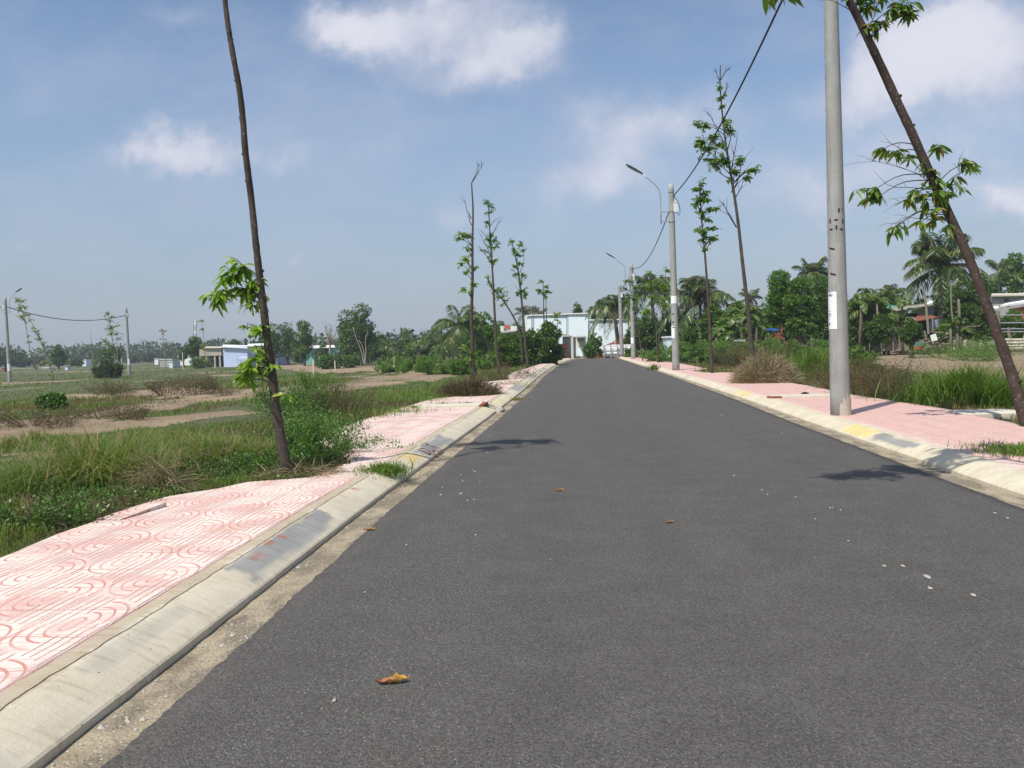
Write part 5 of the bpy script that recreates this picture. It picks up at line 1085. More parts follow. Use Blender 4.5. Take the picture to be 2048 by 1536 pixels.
for k, py in enumerate((38, 106, 150, 214, 277, 340, 402, 464, 528)):
    z = zpole(py, b1); m = MB(); m.add(*wrap(T1, b1, LEAN1, am, z-.012, z+.012, -1.34, -1.20, .158, .092, PH, '', None, .002, 4)); m.obj('bolt_hole', MATS['ink'], T1)
def fittings(T, base, lean, H, r1, side=-1, s=1.0, lamp=True):
    top = np.array([base[0]+lean[0], base[1]+lean[1], base[2]+H])
    m = MB(); bx = top+[.16*-side, -.08, -1.05]; m.box(bx+[-.09, -.09, -.2], bx+[.09, .09, .2]); m.box(bx+[-.06, -.11, .2], bx+[.06, .07, .27]); m.obj('junction_box', MATS['white_box'], T)
    m = MB(); q = [bx+[.05*-side, -.02, -.2], bx+[.16*-side, -.02, -.35], bx+[.2*-side, 0, -.1], bx+[.14*-side, 0, .2], top+[.08*-side, 0, -.5]]; m.tube(spline(q, 14), .014, 6); m.obj('wire_loop', MATS['cable'], T)
    m = MB()
    for zz in (-.35, -1.2, -1.65): m.tube([top+[0, 0, zz-.02], top+[0, 0, zz+.02]], [r1+.02+abs(zz)*.008]*2, 18)
    m.obj('clamp_band', MATS['galv'], T)
    if lamp:
        a = top+[0, 0, -1.22]; x = .47*side
        m = MB()
        for zz in (-1.22, -1.64): m.box(top+[min(0, x), -.025, zz-.02], top+[max(0, x), .025, zz+.02])
        m.obj('bracket', MATS['galv'], T)
        arm = [top+[x, 0, -1.74], top+[x, 0, -1.2], top+[x*1.01, 0, -.6], top+[x*1.05, 0, -.33], top+[x*1.16, 0, -.2], top+[x*1.5, 0, .02], top+[x*2.1, 0, .27], top+[x*2.7, 0, .52]]
        m = MB(); m.tube(arm, .024, 10); m.obj('lamp_arm', MATS['galv'], T, smooth=True)
        e = np.array(arm[-1]); d = norm(np.array([side*1., 0, .62])); up_ = np.array([-d[2]*side, 0, abs(d[0])]); wdt = np.array([0, .12, 0]); m = MB(); rings = []
        for t_, w_, h_ in ((-.05, .35, .35), (.05, .75, .6), (.3, 1., .8), (.6, 1., .7), (.74, .7, .4)):
            c = e+d*t_*1.08
            rings.append([c+wdt*w_-up_*.035*h_, c+wdt*w_+up_*.03*h_, c+wdt*w_*.5+up_*.065*h_, c-wdt*w_*.5+up_*.065*h_, c-wdt*w_+up_*.03*h_, c-wdt*w_-up_*.035*h_])
        V = np.array(rings).reshape(-1, 3); Fc = [(i*6+k, i*6+(k+1) % 6, (i+1)*6+(k+1) % 6, (i+1)*6+k) for i in range(4) for k in range(6)]+[tuple(range(6)), tuple(24+k for k in range(5, -1, -1))]
        m.add(V, Fc); hd = m.obj('lamp_head', MATS['lamp'], T)
        m = MB(); c = e+d*.45-up_*.055; m.slab([c-d*.22-wdt*.75, c+d*.25-wdt*.75, c+d*.25+wdt*.75, c-d*.22+wdt*.75], .012); m.obj('lamp_lens', MATS['lens'], hd)
def pole_at(label, px, py, ptop, pytop, z=.13, H=None, lamp=True, side=-1, r0=.158, r1=.1, name='lamp_post', fit=True, notice=(), Y=None):
    b = G(px, py, z) if Y is None else PY(px, py, Y); t = PY(ptop, pytop, b[1]); H = t[2]-b[2]; lean = np.array([t[0]-b[0], 0.])
    T, b, t = pole(label, b, H, r0, r1, lean, name=name)
    if fit: fittings(T, b, lean, H, r1, side, lamp=lamp)
    a_m = math.atan2(-b[1], -b[0])
    for (y0, y1, a0, a1) in notice:
        zz0, zz1 = PY(px, y0, b[1])[2]-b[2], PY(px, y1, b[1])[2]-b[2]; m = MB(); m.add(*wrap(T, b, lean, a_m, zz0, zz1, a0, a1, r0, r1, H, '', None, .006)); m.obj('notice', MATS['paper'], T)
    return T, b, t
fittings(T1, b1, LEAN1, PH, .092, -1, lamp=False)
T2, b2, t2 = pole_at('lamp post with white notice, nearest one beside the right kerb', 1352, 740, 1342, 368, notice=[(676, 652, -1.5, -.1), (607, 592, -1.2, .9)], r0=.165, r1=.115)
m = MB()
for py, a_ in ((628, -.5), (644, -.5), (655, -.4)):
    V, Fc = wrap(T2, b2, (t2-b2)[:2], math.atan2(-b2[1], -b2[0]), PY(1350, py+1, b2[1])[2]-b2[2], PY(1350, py-1, b2[1])[2]-b2[2], a_-.35, a_+.35, .165, .115, t2[2]-b2[2], '', None, .006); m.add(V, Fc)
m.obj('painted_dash', MATS['ink'], T2)
T3, b3, t3 = pole_at('second lamp post along the right kerb, seen past the sapling leaves', 1267, 717, 1262, 528, r0=.19, r1=.13, notice=[(687, 675, -1.3, .2)])
T4, b4, t4 = pole_at('shorter bare concrete pole at the far end of the right kerb', 1244, 713, 1239, 568, name='concrete_pole', lamp=False, r0=.19, r1=.15)
T5, b5, t5 = pole_at('lamp post standing in the field at the left border', 20, 768, 10, 595, Y=86, side=1, r0=.2, r1=.14, notice=[(742, 728, -.9, .9)])
T6, b6, t6 = pole_at('bare concrete pole in the left field', 259, 751, 252, 615, Y=108, name='concrete_pole', lamp=False, r0=.22, r1=.15, notice=[(730, 718, -.6, .8)])
def sag_line(a, b, sag, n=60):
    t = np.linspace(0, 1, n)[:, None]; return a*(1-t)+b*t-np.array([0, 0, 1.])*4*sag*t*(1-t)
def cable(label, a, b, sag, r, twist=True, n=60, name='cable'):
    P = sag_line(np.array(a), np.array(b), sag, n if not twist else n*16); m = MB()
    if twist:
        s = np.concatenate([[0], np.cumsum(np.linalg.norm(np.diff(P, axis=0), axis=1))]); T = norm(np.gradient(P, axis=0)); S = norm(np.cross(T, [0, 0, 1.])); U = np.cross(S, T)
        for k in range(3):
            ph = s/.42*2*math.pi+k*2*math.pi/3; m.tube(P+(S*np.cos(ph)[:, None]+U*np.sin(ph)[:, None])*r*.62, r*.62, 5)
    else: m.tube(P, r, 6)
    return tag(m.obj(name, MATS['cable'], loc=tuple(P[0])), label, 'cable', 'overhead cables')
at = lambda t, d=.45, dx=.11: t+np.array([dx, 0, -d])
c1 = at(t1, .55, .09); c2 = np.array(PY(1350, 388, b2[1])); c3 = np.array(PY(1268, 536, b3[1]))
cable('thick black twisted cable from the near pole down to the nearest lamp post', c1, c2, .55, .020)
cable('black cable between the two lamp posts by the right kerb', c2, c3, .95, .024, False)
cable('short black cable from the second lamp post to the far bare pole', c3, at(t4, .5), .15, .03, False)
cable('black cable from the left lamp post to the bare field pole', at(t5, 1.), at(t6, 1.), 1.1, .045, False)
p0 = np.array([t5[0]-25., t5[1]-10, t5[2]-.6]); cable('black cable leaving the left lamp post out of view', p0, at(t5, 1., -.1), .6, .045, False)
# ------------------------------------------------------------------ buildings and clutter far off
def P3(px, py, Z): return PY(px, py, Z)
def Tg(name, label, cat, px, Z, group=None):
    g = P3(px, 700, Z); return thing(name, label, cat, (g[0], g[1], float(zt(g[0], g[1]))), group)
def panel(m, pts, Z, t=.15):
    """upright or sloping sheet through pixel corners; each corner (px, py[, Z])"""
    q = np.array([P3(p[0], p[1], p[2] if len(p) > 2 else Z) for p in pts]); return m.slab(q, t)
# long pale wall at the road end
T = Tg('long_building', 'long pale blue walled building closing the road end', 'building', 1150, 100)
m = MB(); panel(m, [(1046, 720, 104), (1046, 634, 104), (1056, 631, 104), (1056, 720, 104)], 0, .3); m.obj('wall', MATS['whitewall'], T)
m = MB(); panel(m, [(1056.2, 720, 104), (1056.2, 631, 104), (1066, 630, 103.5), (1066, 720, 103.5)], 0, .3); panel(m, [(1067.5, 720, 103.4), (1067.5, 630.5, 103.4), (1136, 628, 100.2), (1136, 718, 100.2)], 0, .3); panel(m, [(1137.6, 718, 100), (1137.6, 628, 100), (1179, 626.5, 98.2), (1179, 716, 98.2)], 0, .3)
panel(m, [(1046, 634, 104), (1179, 627, 98.3), (1170, 627.5, 120), (1058, 634, 125)], 0, .2); m.obj('wall', MATS['bluewall'], T)
m = MB()
for px, y0, Z in ((1066.8, 630, 103.3), (1136.8, 628, 100), (1180.6, 626, 98), (1185, 655, 97.5)): m = MB(); panel(m, [(px-1.1, 718, Z), (px-1.1, y0, Z), (px+1.1, y0, Z), (px+1.1, 718, Z)], 0, .35); m.obj('pilaster', MATS['greywall'], T)
m = MB(); panel(m, [(1182.2, 716, 98), (1182.2, 640, 98), (1268, 638, 94), (1268, 716, 94)], 0, .3); m.obj('side_wall', MATS['bluewall'], T)
m = MB()
for a, b_, y0, y1, Z0, Z1 in ((1056, 1179, 630.5, 626, 103.8, 98), (1182, 1268, 639.5, 637.5, 97.8, 93.8)): panel(m, [(a, y0+1.6, Z0), (a, y0-.4, Z0), (b_, y1-.4, Z1), (b_, y1+1.6, Z1)], 0, .4)
m.obj('coping', MATS['whitewall'], T)
m = MB(); panel(m, [(1152, 716, 96.5), (1152, 673, 96.5), (1172, 672, 96.2), (1172, 716, 96.2)], 0, .2); m.obj('door_surround', MATS['whitewall'], T)
m = MB(); panel(m, [(1153.5, 682.5, 96.2), (1153.5, 674, 96.2), (1166, 674, 96), (1166, 682.5, 96)], 0, .1); m.obj('shutter', MATS['greywall'], T)
m = MB(); panel(m, [(1154.5, 694, 96.1), (1154.5, 683.5, 96.1), (1159, 683.5, 96), (1159, 694, 96)], 0, .1); m.obj('door', MATS['yellowdoor'], T); m = MB(); panel(m, [(1160, 694, 96.1), (1160, 683.5, 96.1), (1165, 683.5, 96), (1165, 694, 96)], 0, .1); m.obj('door', MATS['yellowdoor'], T)
m = MB(); panel(m, [(1152, 673, 96.2), (1170, 672.3, 96), (1174, 674.5, 93.5), (1150, 675.5, 93.5)], 0, .08); m.obj('awning', MATS['greywall'], T)
m = MB(); panel(m, [(1160, 716, 95.5), (1155, 695, 95.8), (1179, 694, 95), (1179, 716, 95)], 0, .06); m.obj('low_panel', MATS['bluewall'], T)
# lean-to
T = Tg('lean_to', 'blue sided lean-to with a pale tin roof and a post beside the big dark bush', 'lean-to', 1135, 86)
m = MB(); panel(m, [(1112, 669, 86), (1140, 672, 83), (1146, 672.5, 90), (1120, 665.5, 96)], 0, .07); m.obj('roof', MATS['corr'], T)
m = MB(); panel(m, [(1125, 718, 87), (1125, 673, 87), (1150, 674, 92), (1150, 714, 92)], 0, .1); m.obj('side_wall', MATS['darkblue'], T)
m = MB(); g = P3(1145, 716, 82); m.box([g[0]-.12, g[1]-.12, -.1], [g[0]+.12, g[1]+.12, P3(1143, 673, 82)[2]]); m.obj('post', MATS['slab'], T)
m = MB(); panel(m, [(1108, 718, 84), (1108, 690, 84), (1133, 686, 85), (1133, 718, 85)], 0, .1); m.obj('brick_side', MATS['redsheet'], T)
# stacked white panels on trestles
T = Tg('panel_stack', 'stack of long white panels on low supports at the road end', 'stack', 1235, 82)
m = MB(); rg = np.random.default_rng(4)
for k, (y, dx) in enumerate(((711.3, 1), (708.0, 0), (704.7, 1), (698.6, 0), (695.2, 1), (691.8, 0))):
    a, b_ = P3(1207+dx+rg.uniform(-1, 1), y, 81), P3(1262+rg.uniform(-2, 6), y-.6, 80.5); m = MB(); m.box([a[0], 80.2+rg.uniform(-.12, .12), a[2]-.075], [b_[0], 82.4, a[2]+.085]); m.obj('panel', MATS['sheetwhite'], T)
m = MB()
for px in (1209, 1222, 1235, 1252): a = P3(px, 713, 80.1); m.box([a[0]-.04, 80.0, -.02], [a[0]+.04, 80.08, P3(px, 690, 80)[2]])
a, b_ = P3(1207, 702, 80), P3(1262, 701, 80); m.box([a[0], 79.9, a[2]-.03], [b_[0], 80, a[2]+.03]); m.obj('support_frame', MATS['galv'], T)
m = MB()
for k in range(9): a = P3(1208+rg.uniform(0, 18), 690, 81); b_ = a+[rg.uniform(.4, 2.2), 0, rg.uniform(-.1, .7)]; m.tube([a, b_], .03, 5)
m.obj('loose_rod', MATS['rust'], T)
# rubble
rg = np.random.default_rng(5); m = MB(); g = P3(1196, 713, 82)
for k in range(70): c = np.array([g[0]+rg.normal()*.75, g[1]+rg.normal()*.4, 0]); h = .32*math.exp(-((c[0]-g[0])/1.)**2)*rg.random(); m.box(c+[-.11, -.07, h-.05], c+[.11, .07, h+.05], rot=rg.uniform(0, 3))
tag(m.obj('brick_rubble', MATS['brick'], loc=(g[0], g[1], 0)), 'low pile of broken red bricks beside the white panels', 'rubble')
# roof with orange chimney
T = Tg('small_house', 'small grey roofed house with an orange brick chimney block', 'house', 1015, 105)
m = MB(); panel(m, [(1000, 665, 105), (1030, 662, 103), (1030, 659, 112), (1003, 660, 112)], 0, .1); m.obj('roof', MATS['greywall'], T)
m = MB(); a, b_ = P3(1010, 659, 105), P3(1020, 650, 105); m.box([a[0], 104.6, a[2]], [b_[0], 105.5, b_[2]]); m.obj('chimney', MATS['orange_brick'], T)
m = MB(); a, b_ = P3(1001, 662, 106), P3(1007, 652, 106); m.box([a[0], 106, a[2]], [b_[0], 106.5, b_[2]]); a, b_ = P3(1021.5, 662, 108), P3(1034, 652, 108); m.box([a[0], 108, a[2]], [b_[0], 108.5, b_[2]]); m.obj('parapet', MATS['whitewall'], T)
m = MB(); a, b_ = P3(1002, 712, 106), P3(1028, 663, 106); m.box([a[0], 106.6, -.5], [b_[0], 111, b_[2]]); m.obj('wall', MATS['oldwall'], T)
# pale blue house in the left field
T = Tg('blue_house', 'pale blue house with thin flat roof across the left field', 'house', 500, 150)
Zh = 150; gz = -.83
def hb(name, mat, px0, px1, ptop, dz, Za=150, zz=None, pbot=None):
    a, b_ = P3(px0, ptop, Za), P3(px1, ptop, Za); m = MB(); m.box([a[0], Za, gz-.2 if pbot is None else P3(px0, pbot, Za)[2]], [b_[0], Za+dz, a[2]]); return m.obj(name, MATS[mat], T)
hb('wall', 'housewall', 446, 494, 694, 7); hb('wall', 'housewall', 494.6, 513, 699, 7, 153); hb('wall', 'housewall', 538, 554, 691, 7, 151); hb('side_wall', 'whitewall', 514, 537.5, 700, 5, 155)
m = MB(); panel(m, [(444, 693.4, 149.5), (496, 696, 149.5), (496, 690.5, 158), (446, 689, 158)], 0, .12); panel(m, [(494, 692, 156), (556, 687.5, 150.3), (556, 685, 158), (496, 687.8, 159)], 0, .12); m.obj('roof', MATS['whitewall'], T)
m = MB(); a, b_ = P3(514, 720, 153.6), P3(530, 704, 153.6); m.box([a[0], 153.4, a[2]], [b_[0], 154, b_[2]]); m.obj('doorway', MATS['darkopen'], T)
m = MB(); a, b_ = P3(475.5, 727, 149.6), P3(475.9, 712, 149.6); m.tube([a, b_], .04, 5); a, b_ = P3(475.5, 715, 149.6), P3(494, 715, 149.6); m.tube([a, b_], .03, 5); m.obj('pipe', MATS['galv'], T)
# old shed
T = Tg('old_shed', 'old open shed with a stained plaster fascia beside the pale blue house', 'shed', 420, 152)
m = MB(); a, b_ = P3(399, 712, 152), P3(442, 697, 152); m.box([a[0], 152, a[2]], [b_[0], 158, b_[2]]); m.obj('fascia', MATS['oldwall'], T)
m = MB(); panel(m, [(408, 695.5, 151.6), (444, 695, 151.6), (445, 693, 158), (412, 693, 158)], 0, .1); m.obj('roof', MATS['slab'], T)
m = MB()
for px in (402, 414, 430, 440): m = MB(); a = P3(px, 712, 152.3); m.box([a[0]-.15, 152.1, -.9], [a[0]+.15, 152.4, a[2]]); m.obj('post', MATS['greywall'], T)
m = MB(); a, b_ = P3(405, 727, 156), P3(442, 712, 156); m.box([a[0], 156.5, -.95], [b_[0], 157.9, a[2]+1.4]); m.obj('back_wall', MATS['darkopen'], T)
# teal-roofed houses
T = Tg('teal_house', 'low house with teal sheet roof and turquoise wall behind the hedge', 'house', 645, 150)
m = MB(); a, b_ = P3(612, 722, 150), P3(668, 698, 150); m.box([a[0], 150, -1], [b_[0], 156, b_[2]]); m.obj('wall', MATS['teal'], T)
m = MB(); panel(m, [(610, 696, 149.4), (670, 694, 149.4), (668, 690, 156), (614, 691, 156)], 0, .12); m.obj('roof', MATS['sheetwhite'], T)
m = MB(); a, b_ = P3(634, 714, 149.6), P3(643, 705, 149.6); m.box([a[0], 149.4, a[2]], [b_[0], 149.9, b_[2]]); m.obj('porch', MATS['slab'], T)
m = MB(); a, b_ = P3(636, 714, 149), P3(641, 707, 149); m.box([a[0], 149, a[2]], [b_[0], 149.3, b_[2]]); m.obj('door', MATS['brick'], T)
# mast
T = Tg('radio_mast', 'red and white lattice mast rising behind the round dark tree', 'mast', 392, 260)
g = P3(392, 735, 260); tp_ = P3(391, 641, 260); m = MB()
for dx, dy_ in ((-.45, -.3), (.45, -.3), (0, .5)): m.tube([g+[dx*1.5, dy_*1.5, 0], tp_+[dx, dy_, 0]], .09, 4)
for k in range(24): t = k/24; a = g*(1-t)+tp_*t; m.tube([a+[-.6, -.3, 0], a+[.6, -.3, .6]], .06, 4)
m.obj('lattice', MATS['galv'], T)
m = MB()
for k in (2, 5, 8): a = g+(tp_-g)*(.45+.06*k); m.box(a+[-.3, -.4, -.4], a+[.3, .3, .4])
m.box(tp_+[-.35, -.3, -1.4], tp_+[.35, .3, .2]); m.obj('antenna_panel', MATS['white_box'], T)
# thin whip pole
g = P3(187, 742, 120); m = MB(); m.tube([g, P3(185, 700, 120), P3(180, 660, 120)], [.06, .04, .02], 5); tag(m.obj('bamboo_pole', MATS['wood_grey'], loc=tuple(g)), 'very thin slanting pole above the short yellow sapling', 'pole')
# little things on the far left
def boxthing(name, label, cat, px0, px1, py0, py1, Z, mat, d=1.2, roofmat=None, group=None):
    a, b_ = P3(px0, py1, Z), P3(px1, py0, Z); c = (a+b_)/2; gz_ = float(zt(c[0], Z)); T = thing(name, label, cat, (c[0], Z, gz_), group); m = MB(); m.box([a[0], Z, gz_-.05], [b_[0], Z+d, b_[2]-.12]); m.obj('body', MATS[mat], T)
    m = MB(); w_ = .12; m.box([a[0]-w_, Z-w_, b_[2]-.12], [b_[0]+w_, Z+d+w_, b_[2]]); m.obj('roof', MATS[roofmat or 'greywall'], T)
boxthing('site_cabin', 'red cabin at the far left behind the lamp post', 'cabin', 4, 8, 735, 745, 170, 'brick'); boxthing('site_cabin', 'second red cabin just left of the lamp post foot', 'cabin', 9.5, 15, 736, 745, 172, 'brick', group=None)
boxthing('water_tank', 'light blue tank standing far out in the left field', 'tank', 130, 135, 732, 740, 170, 'bluewall', roofmat='darkblue')
for k, (a, b_, y0, y1, Z, mt, lb) in enumerate(((84, 98, 735, 740, 200, 'bluewall', 'low pale blue shed far behind the two leaning saplings'), (154, 166, 736, 741, 200, 'whitewall', 'low white shed right of the light blue tank'), (164, 172, 719, 726, 240, 'bluewall', 'tiny pale roofed hut among the far hazy trees'), (320, 344, 718, 727, 170, 'greywall', 'open grey hut behind the rusty orange sapling'), (338, 345, 722, 731, 150, 'bluewall', 'small pale blue kiosk right of the rusty orange sapling'), (356, 392, 711, 720, 190, 'sheetwhite', 'long low pale roof left of the old stained shed'), (309, 316, 717, 724, 230, 'sheetwhite', 'tiny white hut in the hazy tree line'), (676, 684, 702, 712, 150, 'bluewall', 'bit of pale blue wall left of the big rounded tree'), (1334, 1350, 672, 690, 66, 'bluewall', 'small white roofed blue hut left of the second pole'))):
    boxthing('hut', lb, 'hut', a, b_, y0, y1, Z, mt, 3, 'sheetwhite')
# concrete posts in the left field
for k, (px, y0, y1, Z, lb) in enumerate(((627, 720, 736, 78, 'short concrete post below the teal roofed house'), (788, 715, 724, 78, 'short concrete post in the grass before the feathery mounds'), (670, 722, 733, 88, 'leaning pale post in the hedge below the big tree'), (244, 717, 740, 140, 'thin pale lamp-like post right of the double stemmed sapling'), (366, 705, 730, 130, 'thin pale post left of the old shed'), (1188, 704, 716, 80, 'short wooden stake at the left foot of the round bush'))):
    a = P3(px, y1, Z); b_ = P3(px, y0, Z); gz_ = min(float(zt(a[0], Z)), a[2]); m = MB(); s_ = .07 if k < 2 else .05; m.box([a[0]-s_, Z-s_, gz_-.05], [a[0]+s_, Z+s_, b_[2]]); m.tube([[a[0], Z, b_[2]], [a[0], Z, b_[2]+.05]], [s_, s_*.5], 6); tag(m.obj('fence_post', MATS['slab'], loc=(a[0], Z, gz_)), lb, 'post', 'posts in the fields')
# white notice tag on trunk
# ---- old shack on the right
T = Tg('old_shack', 'old dark shack under patched tin and rusty roofs in the right background', 'shack', 1825, 64)
def sh(name, mat, pts, Z=64, t=.06): m = MB(); panel(m, pts, Z, t); return m.obj(name, MATS[mat], T)
sh('wall', 'darkopen', [(1775, 697, 66.5), (1775, 630, 66.5), (1868, 622, 66.5), (1868, 695, 66.5)]); sh('gable_wall', 'greywall', [(1834, 632, 65.6), (1834, 618, 65.6), (1866, 612, 65.6), (1866, 632, 65.6)])
r = sh('roof', 'corr', [(1778, 623, 62.5), (1866, 609, 62.5), (1866, 603, 66), (1782, 615, 66)]); sh('roof', 'corr', [(1772, 641, 60), (1832, 640, 60), (1826, 632, 64), (1778, 630, 64)]); sh('roof', 'redsheet', [(1814, 645, 59.5), (1876, 634, 59.5), (1862, 630, 63), (1836, 631, 63)])
sh('roof', 'teal', [(1772, 617, 65.5), (1802, 612, 65.5), (1802, 607, 68), (1776, 611, 68)]); sh('roof', 'sheetwhite', [(1850, 610, 64), (1866, 604, 64), (1862, 594, 66), (1853, 594, 66)]); sh('canopy', 'corr', [(1768, 659, 59), (1792, 657, 59), (1790, 654, 62), (1768, 655, 62)]); sh('clay_tile_edge', 'orange_brick', [(1790, 633.5, 64.3), (1822, 631.5, 64.3), (1822, 629.5, 65), (1790, 631, 65)])
sh('side_sheet', 'darkblue', [(1855, 665, 62), (1855, 642, 62), (1876, 638, 62), (1876, 665, 62)])
T = Tg('board_fence', 'low fence of old grey boards and stakes in front of the shack', 'fence', 1800, 56, None)
m = MB(); rg = np.random.default_rng(8)
for px in np.arange(1764, 1828, 3.4): h = rg.uniform(684, 690); panel(m, [(px, 702, 56), (px, h, 56), (px+3, h+rg.uniform(-1, 1), 56), (px+3, 702, 56)], 0, .04)
m.obj('board', MATS['wood_grey'], T)
for px in (1786, 1800, 1768): m = MB(); m.tube([P3(px, 702, 55.8), P3(px+rg.uniform(-2, 2), 671, 55.8)], [.07, .05], 6); m.obj('stake', MATS['wood_grey'], T)
T = Tg('board_fence', 'low grey board fence with pale stakes right of the bamboo poles', 'fence', 1930, 58, None); m = MB()
for px in np.arange(1896, 1960, 3.6): h = rg.uniform(678, 686); panel(m, [(px, 700, 58), (px, h, 58), (px+3.2, h+rg.uniform(-1, 1), 58), (px+3.2, 700, 58)], 0, .04)
m.obj('board', MATS['wood_grey'], T)
for px in (1908, 1930, 1962): m = MB(); m.tube([P3(px, 700, 57.8), P3(px, 680, 57.8)], .1, 6); m.obj('stake', MATS['slab'], T)
POL = 'bamboo poles by the shack'
for k, (pts, r_, lb) in enumerate((([(1857, 668), (1853, 620), (1848, 578)], .075, 'tall bamboo pole in front of the shack'), ([(1866, 665), (1865, 634)], .05, 'short thin pole right of the tall bamboo pole'), ([(1922, 700), (1920, 650), (1917, 598)], .08, 'crooked pale pole in front of the dense dark tree'), ([(1902, 590), (1901, 560), (1903, 620), (1908, 660)], .05, 'thin pole wrapped by creeper behind the crooked pole'), ([(1842, 703), (1870, 684), (1899, 665)], .05, 'long stick leaning low across the clutter'), ([(1850, 695), (1872, 668)], .05, 'short stick leaning left in the clutter'), ([(1855, 664), (1896, 666)], .06, 'level rail above the wood clutter'), ([(1838, 668), (1842, 690)], .07, 'slanting stake by the green tub'), ([(1848, 662), (1856, 696)], .09, 'thick slanting stake by the wood clutter'), ([(1903, 655), (1960, 652)], .035, 'thin horizontal washing line pole'))):
    Q = [P3(a, b_, 55+k*.15) for a, b_ in pts]; m = MB(); m.tube(Q, r_, 6); tag(m.obj('wooden_pole', MATS['wood_grey'], loc=tuple(Q[0])), lb, 'pole', POL)
m = MB(); panel(m, [(1863, 683), (1860, 671), (1871, 667), (1875, 680)], 55, .04); tag(m.obj('metal_sheet', MATS['sheetwhite'], loc=tuple(P3(1866, 680, 55))), 'pale square sheet leaning in the clutter before the shack', 'sheet')
T = Tg('wash_tub', 'green and orange tub on the ground before the shack', 'tub', 1832, 55); g = P3(1832, 698, 55); m = MB(); m.tube([g+[0, 0, .0], g+[0, 0, .18]], [.4, .44], 14); m.obj('lower_tub', MATS['orange_brick'], T); m = MB(); m.tube([g+[.15, 0, .19], g+[.15, 0, .42]], [.34, .42], 14); m.obj('upper_tub', MATS['teal'], T)
rg = np.random.default_rng(9); m = MB()
for k in range(44): a = P3(rg.uniform(1838, 1885), rg.uniform(683, 700), 55.5+rg.uniform(0, 1.5)); d = np.array([rg.uniform(.4, 1.3)*rg.choice([-1, 1]), rg.normal()*.2, rg.normal()*.25]); m.tube([a, a+d], rg.uniform(.03, .08), 5)
tag(m.obj('wood_pile', MATS['wood_grey'], loc=tuple(P3(1862, 700, 55.5))), 'untidy pile of old timber in front of the shack', 'wood pile')
# right-hand rail fence, wall and roofs
T = Tg('rail_fence', 'rail fence of pale horizontal pipes at the right border', 'fence', 2030, 52)
for y in (630.5, 646, 658, 664): m = MB(); m.tube([P3(1999, y, 52), P3(2075, y-.5, 52)], .045, 6); m.obj('rail', MATS['galv'], T)
for a, b_, c_ in ((2017, 655, 696), (1996, 622, 690)): m = MB(); m.tube([P3(a+4, c_, 51.8), P3(a, b_, 51.8)], .09, 7); m.obj('post', MATS['wood_grey'], T)
T = Tg('pipe_stack', 'stack of long white pipes behind the leaning trunk', 'pipes', 2040, 51)
for y in (679.5, 685.5, 692, 697): m = MB(); m.tube([P3(2004+(y-679)*.8, y, 51), P3(2090, y-.5, 51)], .07, 8); m.obj('pipe', MATS['slab'], T)
T = Tg('grey_building', 'flat grey walled building above the hedge at the right border', 'building', 2015, 84)
m = MB(); a, b_ = P3(1984, 612, 84), P3(2090, 590, 84); m.box([a[0], 84, 0], [b_[0], 92, b_[2]]); m.obj('wall', MATS['greywall'], T); m = MB(); panel(m, [(1982, 590, 83.6), (2095, 588, 83.6), (2095, 585.6, 92), (1984, 587, 92)], 0, .15); m.obj('roof', MATS['slab'], T)
m = MB(); a, b_ = P3(2012, 603, 83.8), P3(2017, 597, 83.8); m.box([a[0], 83.7, a[2]], [b_[0], 84.1, b_[2]]); m.obj('window', MATS['darkopen'], T)
T = Tg('tile_house', 'orange tiled house with a white roof edge at the right border', 'house', 2035, 72)
m = MB(); panel(m, [(2018, 618, 71.8), (2090, 606, 71.8), (2090, 640, 71.8), (2018, 640, 71.8)], 0, .3); m.obj('tiled_wall', MATS['orange_brick'], T); m = MB(); panel(m, [(2000, 610.5, 71), (2090, 598, 71), (2090, 593, 76), (2012, 606, 76)], 0, .14); m.obj('roof', MATS['sheetwhite'], T)
m = MB(); panel(m, [(1978, 618, 70), (1998, 614.5, 70), (1996, 611.5, 73), (1978, 614, 73)], 0, .1); tag(m.obj('tin_roof', MATS['sheetwhite'], loc=tuple(P3(1988, 618, 70))), 'small pale tin roof left of the orange tiled house', 'roof')
# tarpaulins behind the feathery clump
m = MB(); panel(m, [(1526, 658), (1543, 656.5), (1564, 658.5), (1548, 662)], 54, .05); tag(m.obj('blue_tarpaulin', MATS['blue'], loc=tuple(P3(1540, 660, 52))), 'blue tarpaulin under the feathery bright clump', 'tarpaulin')
m = MB(); rg = np.random.default_rng(12)
for k in range(26): a = P3(rg.uniform(1546, 1568), rg.uniform(667, 680), 53+rg.random()); m.tube([a, a+[rg.normal()*.3, 0, rg.normal()*.3]], .025, 5)
tag(m.obj('orange_heap', MATS['brick'], loc=tuple(P3(1556, 680, 50))), 'orange rusty heap below the blue tarpaulin', 'heap')
m = MB(); panel(m, [(1466, 683), (1466, 680), (1488, 679), (1488, 683)], 50, .5); tag(m.obj('concrete_block', MATS['greywall'], loc=tuple(P3(1476, 683, 50))), 'grey block lying beyond the right feathery mounds', 'block')

